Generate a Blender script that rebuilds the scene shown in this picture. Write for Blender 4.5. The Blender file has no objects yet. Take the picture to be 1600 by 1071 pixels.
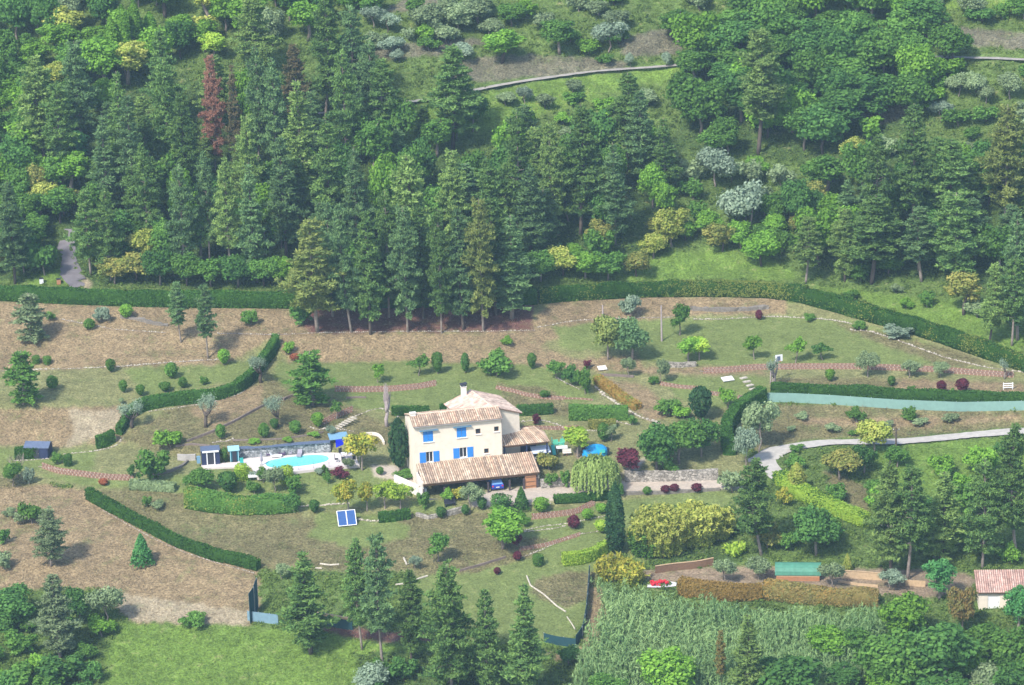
import bpy, math, random
import numpy as np
from mathutils import Vector, Matrix
random.seed(7); rng = np.random.default_rng(7)
R = math.radians
C = bpy.context.scene.collection
# ---------------------------------------------------------------- camera
PITCH, ROLL, FPX = R(18), R(1.8), 5200.0
CAM = np.array([0.0, -476.0, 160.0])
FW = np.array([0, math.cos(PITCH), -math.sin(PITCH)])
RT0 = np.array([1.0, 0, 0]); UP0 = np.array([0, math.sin(PITCH), math.cos(PITCH)])
RT = math.cos(ROLL)*RT0 - math.sin(ROLL)*UP0
UP = math.cos(ROLL)*UP0 + math.sin(ROLL)*RT0
cd = bpy.data.cameras.new('camera'); cam = bpy.data.objects.new('camera', cd); C.objects.link(cam)
cam.matrix_world = Matrix(((RT[0], UP[0], -FW[0], CAM[0]), (RT[1], UP[1], -FW[1], CAM[1]), (RT[2], UP[2], -FW[2], CAM[2]), (0, 0, 0, 1)))
cd.lens = 36*FPX/1600; cd.sensor_width = 36; cd.clip_start = 5; cd.clip_end = 4000
bpy.context.scene.camera = cam
# ---------------------------------------------------------------- light
SUN_EL, SUN_AZ = R(48), R(216)      # azimuth measured clockwise from +Y: the sun stands behind the camera's left shoulder
w = bpy.data.worlds.new('World'); bpy.context.scene.world = w; w.use_nodes = True
nt = w.node_tree; bg = nt.nodes['Background']; sk = nt.nodes.new('ShaderNodeTexSky')
sk.sky_type = 'NISHITA'; sk.sun_disc = False; sk.sun_elevation = SUN_EL; sk.sun_rotation = SUN_AZ
sk.air_density = 1.0; sk.dust_density = 1.5
nt.links.new(sk.outputs[0], bg.inputs[0]); bg.inputs[1].default_value = 0.15
sd = bpy.data.lights.new('sun', 'SUN'); sd.energy = 2.9; sd.angle = R(6.0); sd.color = (1.0, 0.95, 0.86)
sun = bpy.data.objects.new('sun', sd); C.objects.link(sun)
sdir = Vector((math.sin(SUN_AZ)*math.cos(SUN_EL), math.cos(SUN_AZ)*math.cos(SUN_EL), math.sin(SUN_EL)))
sun.rotation_euler = sdir.to_track_quat('Z', 'Y').to_euler(); sun.location = (-200, -200, 300)
vs = bpy.context.scene.view_settings
vs.view_transform = 'Standard'; vs.look = 'None'; vs.exposure = 0.95; vs.gamma = 1
# ---------------------------------------------------------------- terrain as lines seen in plan order
COLS = [-500, 0, 200, 300, 400, 500, 600, 700, 800, 1000, 1200, 1400, 1600, 2100]
LINES = [ # (v..., z...) from the far top of the hill down to the valley
 ([-260]*14, [61, 61, 61, 61, 61, 61, 61, 61, 61, 61, 61, 61, 61, 61]),
 ([0]*14, [41, 41, 41, 41, 41, 41, 40.5, 40, 39.5, 39, 38.5, 38.5, 39, 39]),
 ([200]*14, [27.4, 27.2, 26.8, 26.6, 26.5, 26.3, 26, 25.6, 25.2, 24.6, 24, 24.6, 25.4, 25.4]),
 ([400]*14, [14.8, 14.6, 14.2, 14.1, 14, 13.7, 13.4, 13.1, 12.8, 12, 11.4, 12.4, 13.4, 13.4]),
 ([462, 468, 474, 477, 480, 481, 481, 478, 474, 463, 463, 509, 574, 700], [11.3, 11.2, 10.9, 10.6, 10.3, 10, 9.6, 9.4, 9.2, 8.6, 8.2, 7.2, 6.3, 6]),
 ([520, 520, 518, 520, 522, 525, 525, 522, 522, 510, 495, 522, 583, 715], [9.1, 9, 9.2, 9, 8.7, 8.3, 7.9, 7.5, 7.2, 6.6, 6.6, 6.6, 5.9, 5.5]),
 ([578, 578, 574, 568, 562, 562, 562, 562, 565, 578, 574, 580, 590, 722], [6.3, 6.2, 6.4, 6.3, 6, 5.7, 5.5, 5.4, 5.2, 4.9, 4.9, 5.2, 5.7, 5.4]),
 ([635, 632, 628, 628, 636, 640, 646, 650, 655, 655, 612, 622, 627, 760], [5.5, 5.4, 4.7, 4.7, 4.8, 4.3, 3.7, 3.4, 3.1, 3.0, 4.1, 4.3, 4.7, 4.5]),
 ([695, 692, 670, 702, 698, 690, 690, 692, 700, 700, 632, 640, 644, 775], [1.8, 1.8, 3.0, 2.6, 3.2, 3.1, 2.5, 2.1, 1.8, 1.9, 3.3, 3.6, 4.1, 4.1]),
 ([702, 700, 700, 716, 715, 706, 712, 728, 737, 735, 700, 681, 662, 790], [1.5, 1.5, 1.6, 1.5, 1.5, 1.55, 1.7, 1.4, 1.2, 1.4, 1.0, 1.9, 2.9, 3]),
 ([720, 722, 728, 735, 740, 732, 727, 740, 752, 753, 726, 693, 676, 800], [1.1, 0.8, 1.1, 1.3, 1.4, 1.45, 1.2, 0.5, 0.1, 0.1, 0.6, 1.6, 2.6, 2.8]),
 ([740, 730, 748, 758, 762, 762, 762, 783, 786, 768, 750, 750, 748, 860], [0.6, 0.6, 0.6, 0.5, 0.5, 0.3, 0.4, 0, 0, 0, 0.2, 0.1, 0.4, 0]),
 ([790, 745, 812, 812, 800, 802, 804, 805, 800, 778, 785, 800, 800, 950], [-1.3, 0, -1.6, -1.5, -0.8, -0.8, -0.8, -0.8, -0.8, -0.5, -0.8, -1.2, -1.0, -2]),
 ([900, 880, 885, 890, 895, 895, 890, 888, 885, 890, 893, 888, 893, 1000], [-4.2, -3.5, -3.8, -3.8, -3.6, -3.3, -3, -2.9, -2.9, -4.2, -4.2, -4.1, -4, -4.5]),
 ([965, 960, 968, 972, 980, 990, 1010, 1010, 1000, 945, 922, 925, 950, 1040], [-7, -6.5, -6.5, -6.4, -6.2, -6, -5.8, -5.8, -5.8, -5.0, -4.5, -4.4, -4.5, -5]),
 ([1071]*14, [-9.8, -9.5, -9.5, -9.4, -9.2, -9, -9, -9, -9, -8.6, -8.5, -8.5, -8.3, -8]),
 ([1330]*14, [-17, -17, -17, -17, -17, -17, -17, -17, -17, -17, -17, -16, -16, -16]),
]
UG = np.arange(-500, 2101, 1.0)
def _sm(a, n=25):
    k = np.hanning(2*n+3)[1:-1]; k /= k.sum()
    return np.convolve(np.pad(a, n, mode='edge'), k, 'valid')
TV = np.array([_sm(np.interp(UG, COLS, v)) for v, z in LINES])
TZ = np.array([_sm(np.interp(UG, COLS, z)) for v, z in LINES])
_lat = rng.random((256, 256))
def vnoise(x, y):
    x = np.asarray(x, float); y = np.asarray(y, float)
    xi = np.floor(x).astype(int); yi = np.floor(y).astype(int); fx = x-xi; fy = y-yi
    fx = fx*fx*(3-2*fx); fy = fy*fy*(3-2*fy)
    g = lambda a, b: _lat[a & 255, b & 255]
    return (g(xi, yi)*(1-fx)+g(xi+1, yi)*fx)*(1-fy)+(g(xi, yi+1)*(1-fx)+g(xi+1, yi+1)*fx)*fy
def zimg(u, v):
    u = np.atleast_1d(np.asarray(u, float)); v = np.atleast_1d(np.asarray(v, float)); u, v = np.broadcast_arrays(u, v)
    i = np.clip(u+500, 0, len(UG)-1.001); i0 = i.astype(int); f = i-i0
    tv = TV[:, i0]*(1-f)+TV[:, i0+1]*f; tz = TZ[:, i0]*(1-f)+TZ[:, i0+1]*f
    z = tz[0].copy()
    for k in range(len(LINES)-1):
        t = np.clip((v-tv[k])/np.maximum(tv[k+1]-tv[k], .5), 0, 1)
        z = np.where(v >= tv[k], tz[k]*(1-t)+tz[k+1]*t, z)
    amp = np.where((v < 440), 0.28, 0.06)
    amp = np.where((v > 640) & (v < 800) & (u > 300) & (u < 1250), 0.0, amp)
    z = z + amp*(vnoise(u/38, v/20)-.5)*2 + amp*.18*(vnoise(u/11+9, v/7+5)-.5)*2
    return z
def ray(u, v):
    u = np.asarray(u, float); v = np.asarray(v, float)
    return FW*FPX + RT*(u[..., None]-800) + UP*(535.3-v[..., None])
def PZ(u, v, z):                     # point on the level z
    d = ray(np.array(u), np.array(v)); t = (z-CAM[2])/d[..., 2]
    return CAM + d*t[..., None]
def PG(u, v):                        # points on the ground
    u = np.atleast_1d(np.asarray(u, float)); v = np.atleast_1d(np.asarray(v, float)); u, v = np.broadcast_arrays(u, v)
    return PZ(u, v, zimg(u, v))
def G(u, v): return Vector(PG(u, v)[0])
def pxm(p): return FPX/float((np.array(p)-CAM)@FW)   # pixels per metre at a point
# ---------------------------------------------------------------- object helpers
def tag(o, label=None, cat=None, group=None, kind=None):
    if label: o['label'] = label
    if cat: o['category'] = cat
    if group: o['group'] = group
    if kind: o['kind'] = kind
    return o
def empty(name, loc, rz=0, label=None, cat=None, group=None):
    o = bpy.data.objects.new(name, None); C.objects.link(o); o.location = loc; o.rotation_euler = (0, 0, rz)
    o.empty_display_size = .3
    return tag(o, label, cat, group)
def mesh(name, V, F, mats, parent=None, smooth=False, mi=None, cols=None):
    me = bpy.data.meshes.new(name); V = np.asarray(V, float).reshape(-1, 3)
    if isinstance(F, np.ndarray):
        n, k = F.shape
        me.vertices.add(len(V)); me.vertices.foreach_set('co', V.ravel())
        me.loops.add(n*k); me.loops.foreach_set('vertex_index', F.ravel().astype(np.int32))
        me.polygons.add(n); me.polygons.foreach_set('loop_start', np.arange(0, n*k, k, dtype=np.int32))
        me.polygons.foreach_set('loop_total', np.full(n, k, np.int32)); me.update(calc_edges=True)
    else:
        me.from_pydata([tuple(p) for p in V], [], F)
    if not isinstance(mats, (list, tuple)): mats = [mats]
    for m in mats: me.materials.append(m)
    if mi is not None: me.polygons.foreach_set('material_index', np.asarray(mi, np.int32))
    if smooth: me.polygons.foreach_set('use_smooth', [True]*len(me.polygons))
    if cols is not None:
        a = me.color_attributes.new('tint', 'FLOAT_COLOR', 'POINT'); a.data.foreach_set('color', np.asarray(cols, np.float32).ravel())
    me.update()
    o = bpy.data.objects.new(name, me); C.objects.link(o)
    if parent: o.parent = parent
    return o
class MB:
    def __init__(s): s.V = []; s.F = []; s.M = []
    def add(s, V, F, m=0):
        b = len(s.V); s.V += [tuple(p) for p in V]; s.F += [tuple(i+b for i in f) for f in F]; s.M += [m]*len(F); return s
    def box(s, c, d, rz=0, m=0, tilt=None):
        M = Matrix.Rotation(rz, 3, 'Z')
        if tilt: M = M @ Matrix.Rotation(tilt[1], 3, tilt[0])
        V = [Vector(c)+M @ Vector((x*d[0]/2, y*d[1]/2, z*d[2]/2)) for x in (-1, 1) for y in (-1, 1) for z in (-1, 1)]
        return s.add(V, [(0, 1, 3, 2), (4, 6, 7, 5), (0, 4, 5, 1), (2, 3, 7, 6), (0, 2, 6, 4), (1, 5, 7, 3)], m)
    def tube(s, pts, rad, n=7, m=0, cap=True):
        pts = [Vector(p) for p in pts]; b = []; V = []; F = []
        for i, p in enumerate(pts):
            t = (pts[min(i+1, len(pts)-1)]-pts[max(i-1, 0)]).normalized()
            a = t.orthogonal().normalized() if i == 0 else (a-t*a.dot(t)).normalized()
            c = t.cross(a); r = rad[i] if hasattr(rad, '__len__') else rad
            V += [p+(a*math.cos(q*2*math.pi/n)+c*math.sin(q*2*math.pi/n))*r for q in range(n)]
        for i in range(len(pts)-1):
            for q in range(n): F.append((i*n+q, i*n+(q+1) % n, (i+1)*n+(q+1) % n, (i+1)*n+q))
        if cap: F += [tuple(range(n-1, -1, -1)), tuple((len(pts)-1)*n+q for q in range(n))]
        return s.add(V, F, m)
    def rock(s, c, r, m=0, flat=.7):
        V = []; n = 6
        for j, (zz, rr) in enumerate(((-.9, .5), (-.3, 1), (.35, .95), (.9, .45))):
            for q in range(n):
                k = r*(.8+.4*random.random()); an = q*2*math.pi/n+j*.4
                V.append((c[0]+math.cos(an)*rr*k, c[1]+math.sin(an)*rr*k*.85, c[2]+zz*k*flat))
        F = [(j*n+q, j*n+(q+1) % n, (j+1)*n+(q+1) % n, (j+1)*n+q) for j in range(3) for q in range(n)]
        F += [tuple(range(n-1, -1, -1)), tuple(3*n+q for q in range(n))]
        return s.add(V, F, m)
    def build(s, name, mats, parent=None, smooth=False): return mesh(name, s.V, s.F, mats, parent, smooth, mi=s.M)
def copy_tree(o, parent=None):
    c = o.copy(); C.objects.link(c)
    if parent: c.parent = parent
    for ch in o.children: copy_tree(ch, c)
    return c
# ---------------------------------------------------------------- materials
def nmat(name):
    m = bpy.data.materials.new(name); m.use_nodes = True; nt = m.node_tree; b = nt.nodes['Principled BSDF']; return m, nt, b
def node(nt, t, **k):
    n = nt.nodes.new('ShaderNode'+t)
    for a, v in k.items():
        if a.startswith('i_'): n.inputs[int(a[2:]) if a[2:].isdigit() else a[2:]].default_value = v
        else: setattr(n, a, v)
    return n
_mc = {}
def mat(name, col, rough=.8, var=.25, scale=3.0, bump=0.0, metal=0, spec=.3):
    if name in _mc: return _mc[name]
    m, nt, b = nmat(name); L = nt.links.new
    tc = node(nt, 'TexCoord'); nz = node(nt, 'TexNoise', i_Scale=scale, i_Detail=5.0, i_Roughness=.65); L(tc.outputs['Object'], nz.inputs['Vector'])
    mr = node(nt, 'MapRange', i_1=.25, i_2=.75, i_3=1-var, i_4=1+var); L(nz.outputs[0], mr.inputs[0])
    vm = node(nt, 'VectorMath', operation='SCALE'); vm.inputs[0].default_value = col[:3]; L(mr.outputs[0], vm.inputs['Scale'])
    L(vm.outputs[0], b.inputs['Base Color']); b.inputs['Roughness'].default_value = rough; b.inputs['Metallic'].default_value = metal
    b.inputs['Specular IOR Level'].default_value = spec
    if bump:
        bp = node(nt, 'Bump', i_Strength=.6, i_Distance=bump); L(nz.outputs[0], bp.inputs['Height']); L(bp.outputs[0], b.inputs['Normal'])
    _mc[name] = m; return m
def leafmat(name, c1, c2, tr=.32, obj=.2):
    if name in _mc: return _mc[name]
    m = bpy.data.materials.new(name); m.use_nodes = True; nt = m.node_tree; L = nt.links.new
    for n in list(nt.nodes):
        if n.type == 'BSDF_PRINCIPLED': nt.nodes.remove(n)
    out = nt.nodes['Material Output']
    ge = node(nt, 'NewGeometry'); at = node(nt, 'Attribute', attribute_name='tint'); oi = node(nt, 'ObjectInfo')
    s1 = node(nt, 'Math', operation='MULTIPLY', i_1=.55); L(at.outputs['Fac'], s1.inputs[0])
    s2 = node(nt, 'Math', operation='MULTIPLY_ADD', i_1=.45); L(ge.outputs['Random Per Island'], s2.inputs[0]); L(s1.outputs[0], s2.inputs[2])
    mx = node(nt, 'Mix', data_type='RGBA'); mx.inputs[6].default_value = (*c1, 1); mx.inputs[7].default_value = (*c2, 1); L(s2.outputs[0], mx.inputs[0])
    mr = node(nt, 'MapRange', i_3=1-obj, i_4=1+obj); L(oi.outputs['Random'], mr.inputs[0])
    vm = node(nt, 'VectorMath', operation='SCALE'); L(mx.outputs[2], vm.inputs[0]); L(mr.outputs[0], vm.inputs['Scale'])
    d = node(nt, 'BsdfDiffuse'); t = node(nt, 'BsdfTranslucent'); ms = node(nt, 'MixShader'); ms.inputs[0].default_value = tr
    L(vm.outputs[0], d.inputs[0]); L(vm.outputs[0], t.inputs[0]); L(d.outputs[0], ms.inputs[1]); L(t.outputs[0], ms.inputs[2]); L(ms.outputs[0], out.inputs[0])
    _mc[name] = m; return m
# ---------------------------------------------------------------- ground colours (what grows or lies there)
LAWN=(.160,.200,.064,.6); LAWN2=(.220,.222,.095,.75); DRY=(.305,.228,.130,.9); DRYG=(.200,.180,.085,.95); MEAD=(.150,.240,.045,.8)
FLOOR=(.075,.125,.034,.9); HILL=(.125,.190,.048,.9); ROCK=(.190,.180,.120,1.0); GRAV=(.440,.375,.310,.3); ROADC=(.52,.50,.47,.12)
LANE=(.200,.185,.195,.15); RED=(.150,.075,.062,.6); SOIL=(.270,.205,.140,.7); PALE=(.36,.30,.20,.7)
PAINT = [
 (HILL, [(-600,-400),(2200,-400),(2200,760),(1600,577),(1500,546),(1400,512),(1300,484),(1240,468),(1200,462),(1000,462),(850,470),(700,480),(-600,470)]),
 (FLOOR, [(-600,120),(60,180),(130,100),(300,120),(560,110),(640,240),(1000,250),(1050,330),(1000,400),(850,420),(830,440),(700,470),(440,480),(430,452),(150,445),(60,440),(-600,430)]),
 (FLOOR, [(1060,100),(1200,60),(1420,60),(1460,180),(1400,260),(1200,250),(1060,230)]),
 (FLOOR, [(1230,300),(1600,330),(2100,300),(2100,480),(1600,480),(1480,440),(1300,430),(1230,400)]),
 (MEAD, [(560,160),(640,170),(780,140),(940,108),(1070,100),(1060,125),(900,160),(800,200),(640,230),(560,215)]),
 (MEAD, [(880,430),(960,405),(1160,380),(1240,425),(1240,440),(1100,436),(1000,440)]),
 (MEAD, [(1250,440),(1340,455),(1500,470),(1600,520),(1600,560),(1500,525),(1400,490)]),
 (ROCK, [(640,-10),(700,-10),(690,15),(600,20)]),
 (ROCK, [(700,95),(800,85),(930,90),(985,98),(960,112),(840,120),(740,128),(690,118)]),
 (ROCK, [(560,75),(700,60),(780,62),(700,85),(600,95)]),
 (ROCK, [(960,60),(1060,40),(1100,60),(1060,85),(980,90)]),
 (ROCK, [(1480,40),(1600,50),(2100,60),(2100,80),(1600,78),(1500,70)]),
 (ROCK, [(1380,130),(1420,130),(1440,170),(1360,200),(1340,190)]),
 (MEAD, [(1430,-60),(2100,-60),(2100,20),(1450,12)]),
 (MEAD, [(90,420),(60,430),(40,446),(110,448),(108,400)]), (PALE, [(130,430),(150,440),(150,450),(125,449)]),
 # garden, base layers
 (LAWN2, [(-600,470),(440,480),(850,470),(1000,462),(1200,462),(1300,484),(1400,512),(1600,577),(2200,760),(2200,700),(1600,640),(1200,610),(1130,690),(1180,720),(1190,760),(1000,780),(960,880),(930,900),(400,890),(100,755),(-600,760)]),
 (DRY, [(-600,460),(0,470),(200,478),(440,483),(500,486),(500,520),(800,520),(840,500),(860,470),(1000,463),(1200,464),(1235,468),(1230,490),(1100,492),(1000,500),(930,505),(840,540),(900,560),(960,570),(850,590),(640,566),(450,566),(440,520),(400,560),(340,572),(200,575),(0,580),(-600,585)]),
 (RED, [(470,483),(835,474),(838,518),(640,519),(480,520)]),
 (LAWN, [(860,510),(1000,500),(1020,510),(1020,545),(940,548),(880,545)]),
 (LAWN2, [(-600,582),(0,580),(200,573),(340,569),(375,560),(440,520),(430,540),(380,590),(310,603),(210,625),(190,634),(-600,636)]),
 (LAWN, [(200,576),(340,571),(400,560),(440,525),(425,550),(380,592),(310,605),(215,625)]),
 (LAWN, [(440,566),(640,565),(850,572),(935,590),(900,600),(935,622),(860,640),(700,645),(560,640),(520,615),(455,625),(420,600)]),
 (DRYG, [(195,680),(260,640),(400,600),(430,590),(470,625),(560,640),(600,660),(620,700),(540,690),(380,697),(290,715),(210,700)]),
 (DRY, [(290,640),(360,615),(410,600),(405,640),(330,670)]),
 (DRY, [(0,640),(185,634),(205,650),(190,690),(100,700),(0,694),(-600,694),(-600,640)]),
 (PALE, [(110,640),(195,640),(180,670),(140,690),(105,700),(120,670)]),
 (LAWN, [(-600,700),(80,700),(150,705),(150,740),(60,735),(0,735),(-600,740)]),
 (LAWN, [(60,740),(210,748),(290,740),(300,772),(200,762),(130,760)]),
 (DRYG, [(120,762),(290,770),(290,795),(460,800),(480,810),(600,805),(760,800),(780,880),(640,890),(400,890),(250,830)]),
 (LAWN, [(310,725),(400,742),(530,733),(600,730),(600,790),(480,795),(430,775),(300,770)]),
 (LAWN, [(640,782),(690,782),(720,800),(690,805),(640,802)]),
 (LAWN, [(500,800),(620,805),(640,840),(560,860),(480,840)]),
 (LAWN, [(780,800),(960,790),(950,850),(930,900),(925,1000),(900,1008),(700,1000),(650,900),(780,880)]),
 (LAWN, [(960,785),(1110,760),(1180,770),(1160,800),(1140,880),(1010,880),(960,860)]),
 (DRYG, [(700,845),(860,840),(830,870),(740,895),(640,900)]), (DRYG, [(830,905),(925,890),(925,930),(880,950),(830,930)]),
 (DRYG, [(780,600),(850,606),(900,640),(870,650),(800,640)]),
 (DRY, [(930,590),(1000,600),(1060,640),(1020,660),(960,620)]),
 (LAWN, [(1000,500),(1230,494),(1330,500),(1440,530),(1500,560),(1540,570),(1300,568),(1060,570),(1000,560)]),
 (DRYG, [(1300,500),(1450,538),(1560,572),(1480,574),(1380,540)]),
 (DRY, [(920,560),(1000,555),(1010,575),(1160,572),(1210,585),(1060,585),(930,580)]),
 (DRYG, [(1210,592),(1300,590),(1600,598),(2200,700),(2200,760),(1600,625),(1210,610)]),
 (DRY, [(1400,592),(1480,595),(1600,600),(1600,618),(1480,615),(1400,612)]),
 (LAWN, [(1030,590),(1200,590),(1190,620),(1120,640),(1060,620)]),
 (DRYG, [(1180,630),(1600,640),(2200,770),(2200,800),(1600,665),(1400,685),(1280,684),(1185,705),(1150,690)]),
 (DRY, [(1240,650),(1300,655),(1600,648),(1600,655),(1440,668),(1260,664)]),
 (SOIL, [(900,700),(935,712),(960,735),(900,735)]),
 # right slope below the road
 (HILL, [(1200,725),(1300,705),(1420,695),(1600,678),(2200,800),(2200,980),(1600,890),(1160,885),(1190,770)]),
 (MEAD, [(1340,700),(1600,682),(1600,760),(1500,800),(1420,780)]),
 (DRYG, [(1290,735),(1360,760),(1360,800),(1300,780)]),
 (SOIL, [(1010,890),(1200,885),(1450,890),(1520,900),(1520,925),(1440,935),(1200,918),(1060,910),(1020,915)]),
 # bottom left dry bank
 (DRY, [(-600,755),(60,755),(130,765),(250,830),(400,890),(400,965),(390,980),(200,972),(150,925),(-600,925)]),
 (PALE, [(170,925),(390,955),(390,980),(200,970)]), (DRYG, [(-600,740),(40,745),(60,760),(-600,800)]),
 (HILL, [(-600,925),(150,920),(200,970),(180,1400),(-600,1400)]),
 (MEAD, [(180,972),(390,978),(600,1000),(700,1010),(950,1000),(960,1400),(100,1400),(160,1040)]),
 (FLOOR, [(560,1020),(900,1010),(940,1071),(940,1400),(600,1400)]),
 (RED, [(500,975),(600,985),(700,990),(690,1005),(600,1003),(510,990)]),
 (HILL, [(930,930),(1380,940),(2200,950),(2200,1400),(900,1400),(890,1020)]),
 (DRY, [(918,918),(940,918),(945,960),(940,1000),(915,1030),(870,1035),(870,1018),(905,1010),(915,980)]),
 # deck, paths
 (GRAV, [(580,728),(620,728),(655,748),(655,768),(625,768),(615,750),(585,745)]),
 (GRAV, [(740,772),(845,756),(900,752),(1130,746),(1160,750),(1160,764),(1000,768),(860,783),(760,792),(735,790)]),
 (GRAV, [(1010,715),(995,740),(970,742),(985,725)]),
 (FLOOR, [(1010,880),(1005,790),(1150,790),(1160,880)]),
]
def pip(px, py, poly):
    ins = np.zeros(px.shape, bool); n = len(poly); j = n-1
    for i in range(n):
        xi, yi = poly[i]; xj, yj = poly[j]
        if yi != yj:
            c = ((yi > py) != (yj > py)) & (px < (xj-xi)*(py-yi)/(yj-yi)+xi); ins ^= c
        j = i
    return ins
def paint(U, V):
    JU = U+(vnoise(U/9, V/6)-.5)*9+(vnoise(U/3, V/2)-.5)*5+(vnoise(U/40+7, V/25)-.5)*16
    JV = V+(vnoise(U/9+50, V/6)-.5)*5+(vnoise(U/3+20, V/2)-.5)*3
    col = np.zeros(U.shape+(4,)); col[:] = HILL
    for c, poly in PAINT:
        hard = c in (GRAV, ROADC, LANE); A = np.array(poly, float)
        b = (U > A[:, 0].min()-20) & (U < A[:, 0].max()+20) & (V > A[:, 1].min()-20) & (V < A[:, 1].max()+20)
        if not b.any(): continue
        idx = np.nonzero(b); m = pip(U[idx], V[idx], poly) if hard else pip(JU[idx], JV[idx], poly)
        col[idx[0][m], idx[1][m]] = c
    return col
us = np.concatenate([np.arange(-480, -20, 12), np.arange(-20, 1621, 2.5), np.arange(1632, 2090, 12)])
vsn = np.concatenate([np.arange(-250, -10, 10), np.arange(-10, 1085, 2.0), np.arange(1090, 1330, 10)])
U, V = np.meshgrid(us, vsn); colg = paint(U, V)
for _ in range(2):                   # soften the borders a little
    p = np.pad(colg, ((1, 1), (1, 1), (0, 0)), mode='edge'); colg = (p[:-2, 1:-1]+p[2:, 1:-1]+p[1:-1, :-2]+p[1:-1, 2:]+2*colg)/6
P = PG(U, V); nv, nu = U.shape
ix = np.arange(nv*nu).reshape(nv, nu); Fg = np.stack([ix[1:, :-1], ix[1:, 1:], ix[:-1, 1:], ix[:-1, :-1]], -1).reshape(-1, 4)
gm, gnt, gb = nmat('ground_cover'); L = gnt.links.new
at = node(gnt, 'Attribute', attribute_name='tint'); tc = node(gnt, 'TexCoord')
def nz(scale, det=4): 
    n = node(gnt, 'TexNoise', i_Scale=scale, i_Detail=float(det), i_Roughness=.7); L(tc.outputs['Object'], n.inputs['Vector']); return n
n1, n2, n3, n4 = nz(.12), nz(.7, 5), nz(3.2, 6), nz(.33, 5)
def mrange(src, a, b, lo, hi): 
    m = node(gnt, 'MapRange', i_1=a, i_2=b, i_3=lo, i_4=hi); L(src, m.inputs[0]); return m.outputs[0]
def math2(op, a, b):
    m = node(gnt, 'Math', operation=op)
    for i, x in enumerate((a, b)):
        if isinstance(x, (int, float)): m.inputs[i].default_value = x
        else: L(x, m.inputs[i])
    return m.outputs[0]
f = math2('MULTIPLY', mrange(n1.outputs[0], .3, .7, .82, 1.18), mrange(n2.outputs[0], .3, .7, .68, 1.32))
f = math2('MULTIPLY', f, mrange(n3.outputs[0], .33, .67, .38, 1.62))
dif = math2('SUBTRACT', f, 1.0); dif = math2('MULTIPLY', dif, at.outputs['Alpha']); sc_ = math2('MAXIMUM', math2('ADD', dif, 1.0), .25)
# weeds showing through dry grass, dry patches showing through green
gmix = node(gnt, 'Mix', data_type='RGBA'); gmix.inputs[7].default_value = (.115, .15, .05, 1); L(at.outputs['Color'], gmix.inputs[6])
L(math2('MULTIPLY', math2('MULTIPLY', mrange(n4.outputs[0], .52, .66, 0, 1), mrange(n3.outputs[0], .40, .55, 0, 1)), math2('MULTIPLY', at.outputs['Alpha'], .75)), gmix.inputs[0])
gm2 = node(gnt, 'Mix', data_type='RGBA'); gm2.inputs[7].default_value = (.27, .21, .12, 1); L(gmix.outputs[2], gm2.inputs[6])
L(math2('MULTIPLY', mrange(n2.outputs[0], .58, .72, 0, .6), at.outputs['Alpha']), gm2.inputs[0])
vm = node(gnt, 'VectorMath', operation='SCALE'); L(gm2.outputs[2], vm.inputs[0]); L(sc_, vm.inputs['Scale']); L(vm.outputs[0], gb.inputs['Base Color'])
gb.inputs['Roughness'].default_value = .95; gb.inputs['Specular IOR Level'].default_value = .1
bp = node(gnt, 'Bump', i_Distance=.5); L(at.outputs['Alpha'], bp.inputs['Strength']); L(math2('ADD', n3.outputs[0], math2('MULTIPLY', n2.outputs[0], 1.5)), bp.inputs['Height']); L(bp.outputs[0], gb.inputs['Normal'])
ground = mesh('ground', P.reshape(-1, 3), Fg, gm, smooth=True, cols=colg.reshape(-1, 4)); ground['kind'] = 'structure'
# roads and paths laid as thin sheets just above the ground
def ribbon(name, pts, w, m, lift=.05, kind='structure', step=4, thick=.0):
    pts = np.array(pts, float); seg = np.r_[0, np.cumsum(np.hypot(*np.diff(pts, axis=0).T))]
    t = np.arange(0, seg[-1], step); uu = np.interp(t, seg, pts[:, 0]); vv = np.interp(t, seg, pts[:, 1])
    if len(t) > 12: uu = _sm(uu, 4); vv = _sm(vv, 4)
    c = PG(uu, vv); d = np.gradient(c[:, :2], axis=0); d /= np.linalg.norm(d, axis=1)[:, None]+1e-9; nrm = np.stack([-d[:, 1], d[:, 0]], 1)
    ww = np.interp(t, seg, w) if hasattr(w, '__len__') else np.full(len(t), w)
    ww = ww*(1+.12*(vnoise(t/9, t*0)-.5))
    Vv = []; K = 5
    for k in range(K):
        s = (k/(K-1)-.5); q = c.copy(); q[:, :2] += nrm*(ww*s)[:, None]; q[:, 2] += lift+.05*(1-abs(s)*2); Vv.append(q)
    Vv = np.stack(Vv, 1).reshape(-1, 3); n = len(t); ii = np.arange(n*K).reshape(n, K)
    F = np.stack([ii[:-1, :-1], ii[1:, :-1], ii[1:, 1:], ii[:-1, 1:]], -1).reshape(-1, 4)
    o = mesh(name, Vv, F, m, smooth=True); o['kind'] = kind; return o
roadm = mat('road_gravel', (.40, .375, .34), .95, .22, 1.2, .03); lanem = mat('lane_asphalt', (.17, .155, .165), .9, .2, 1.0, .02)
drivem = mat('driveway_gravel', (.47, .40, .36), .95, .2, 1.6, .03)
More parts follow.
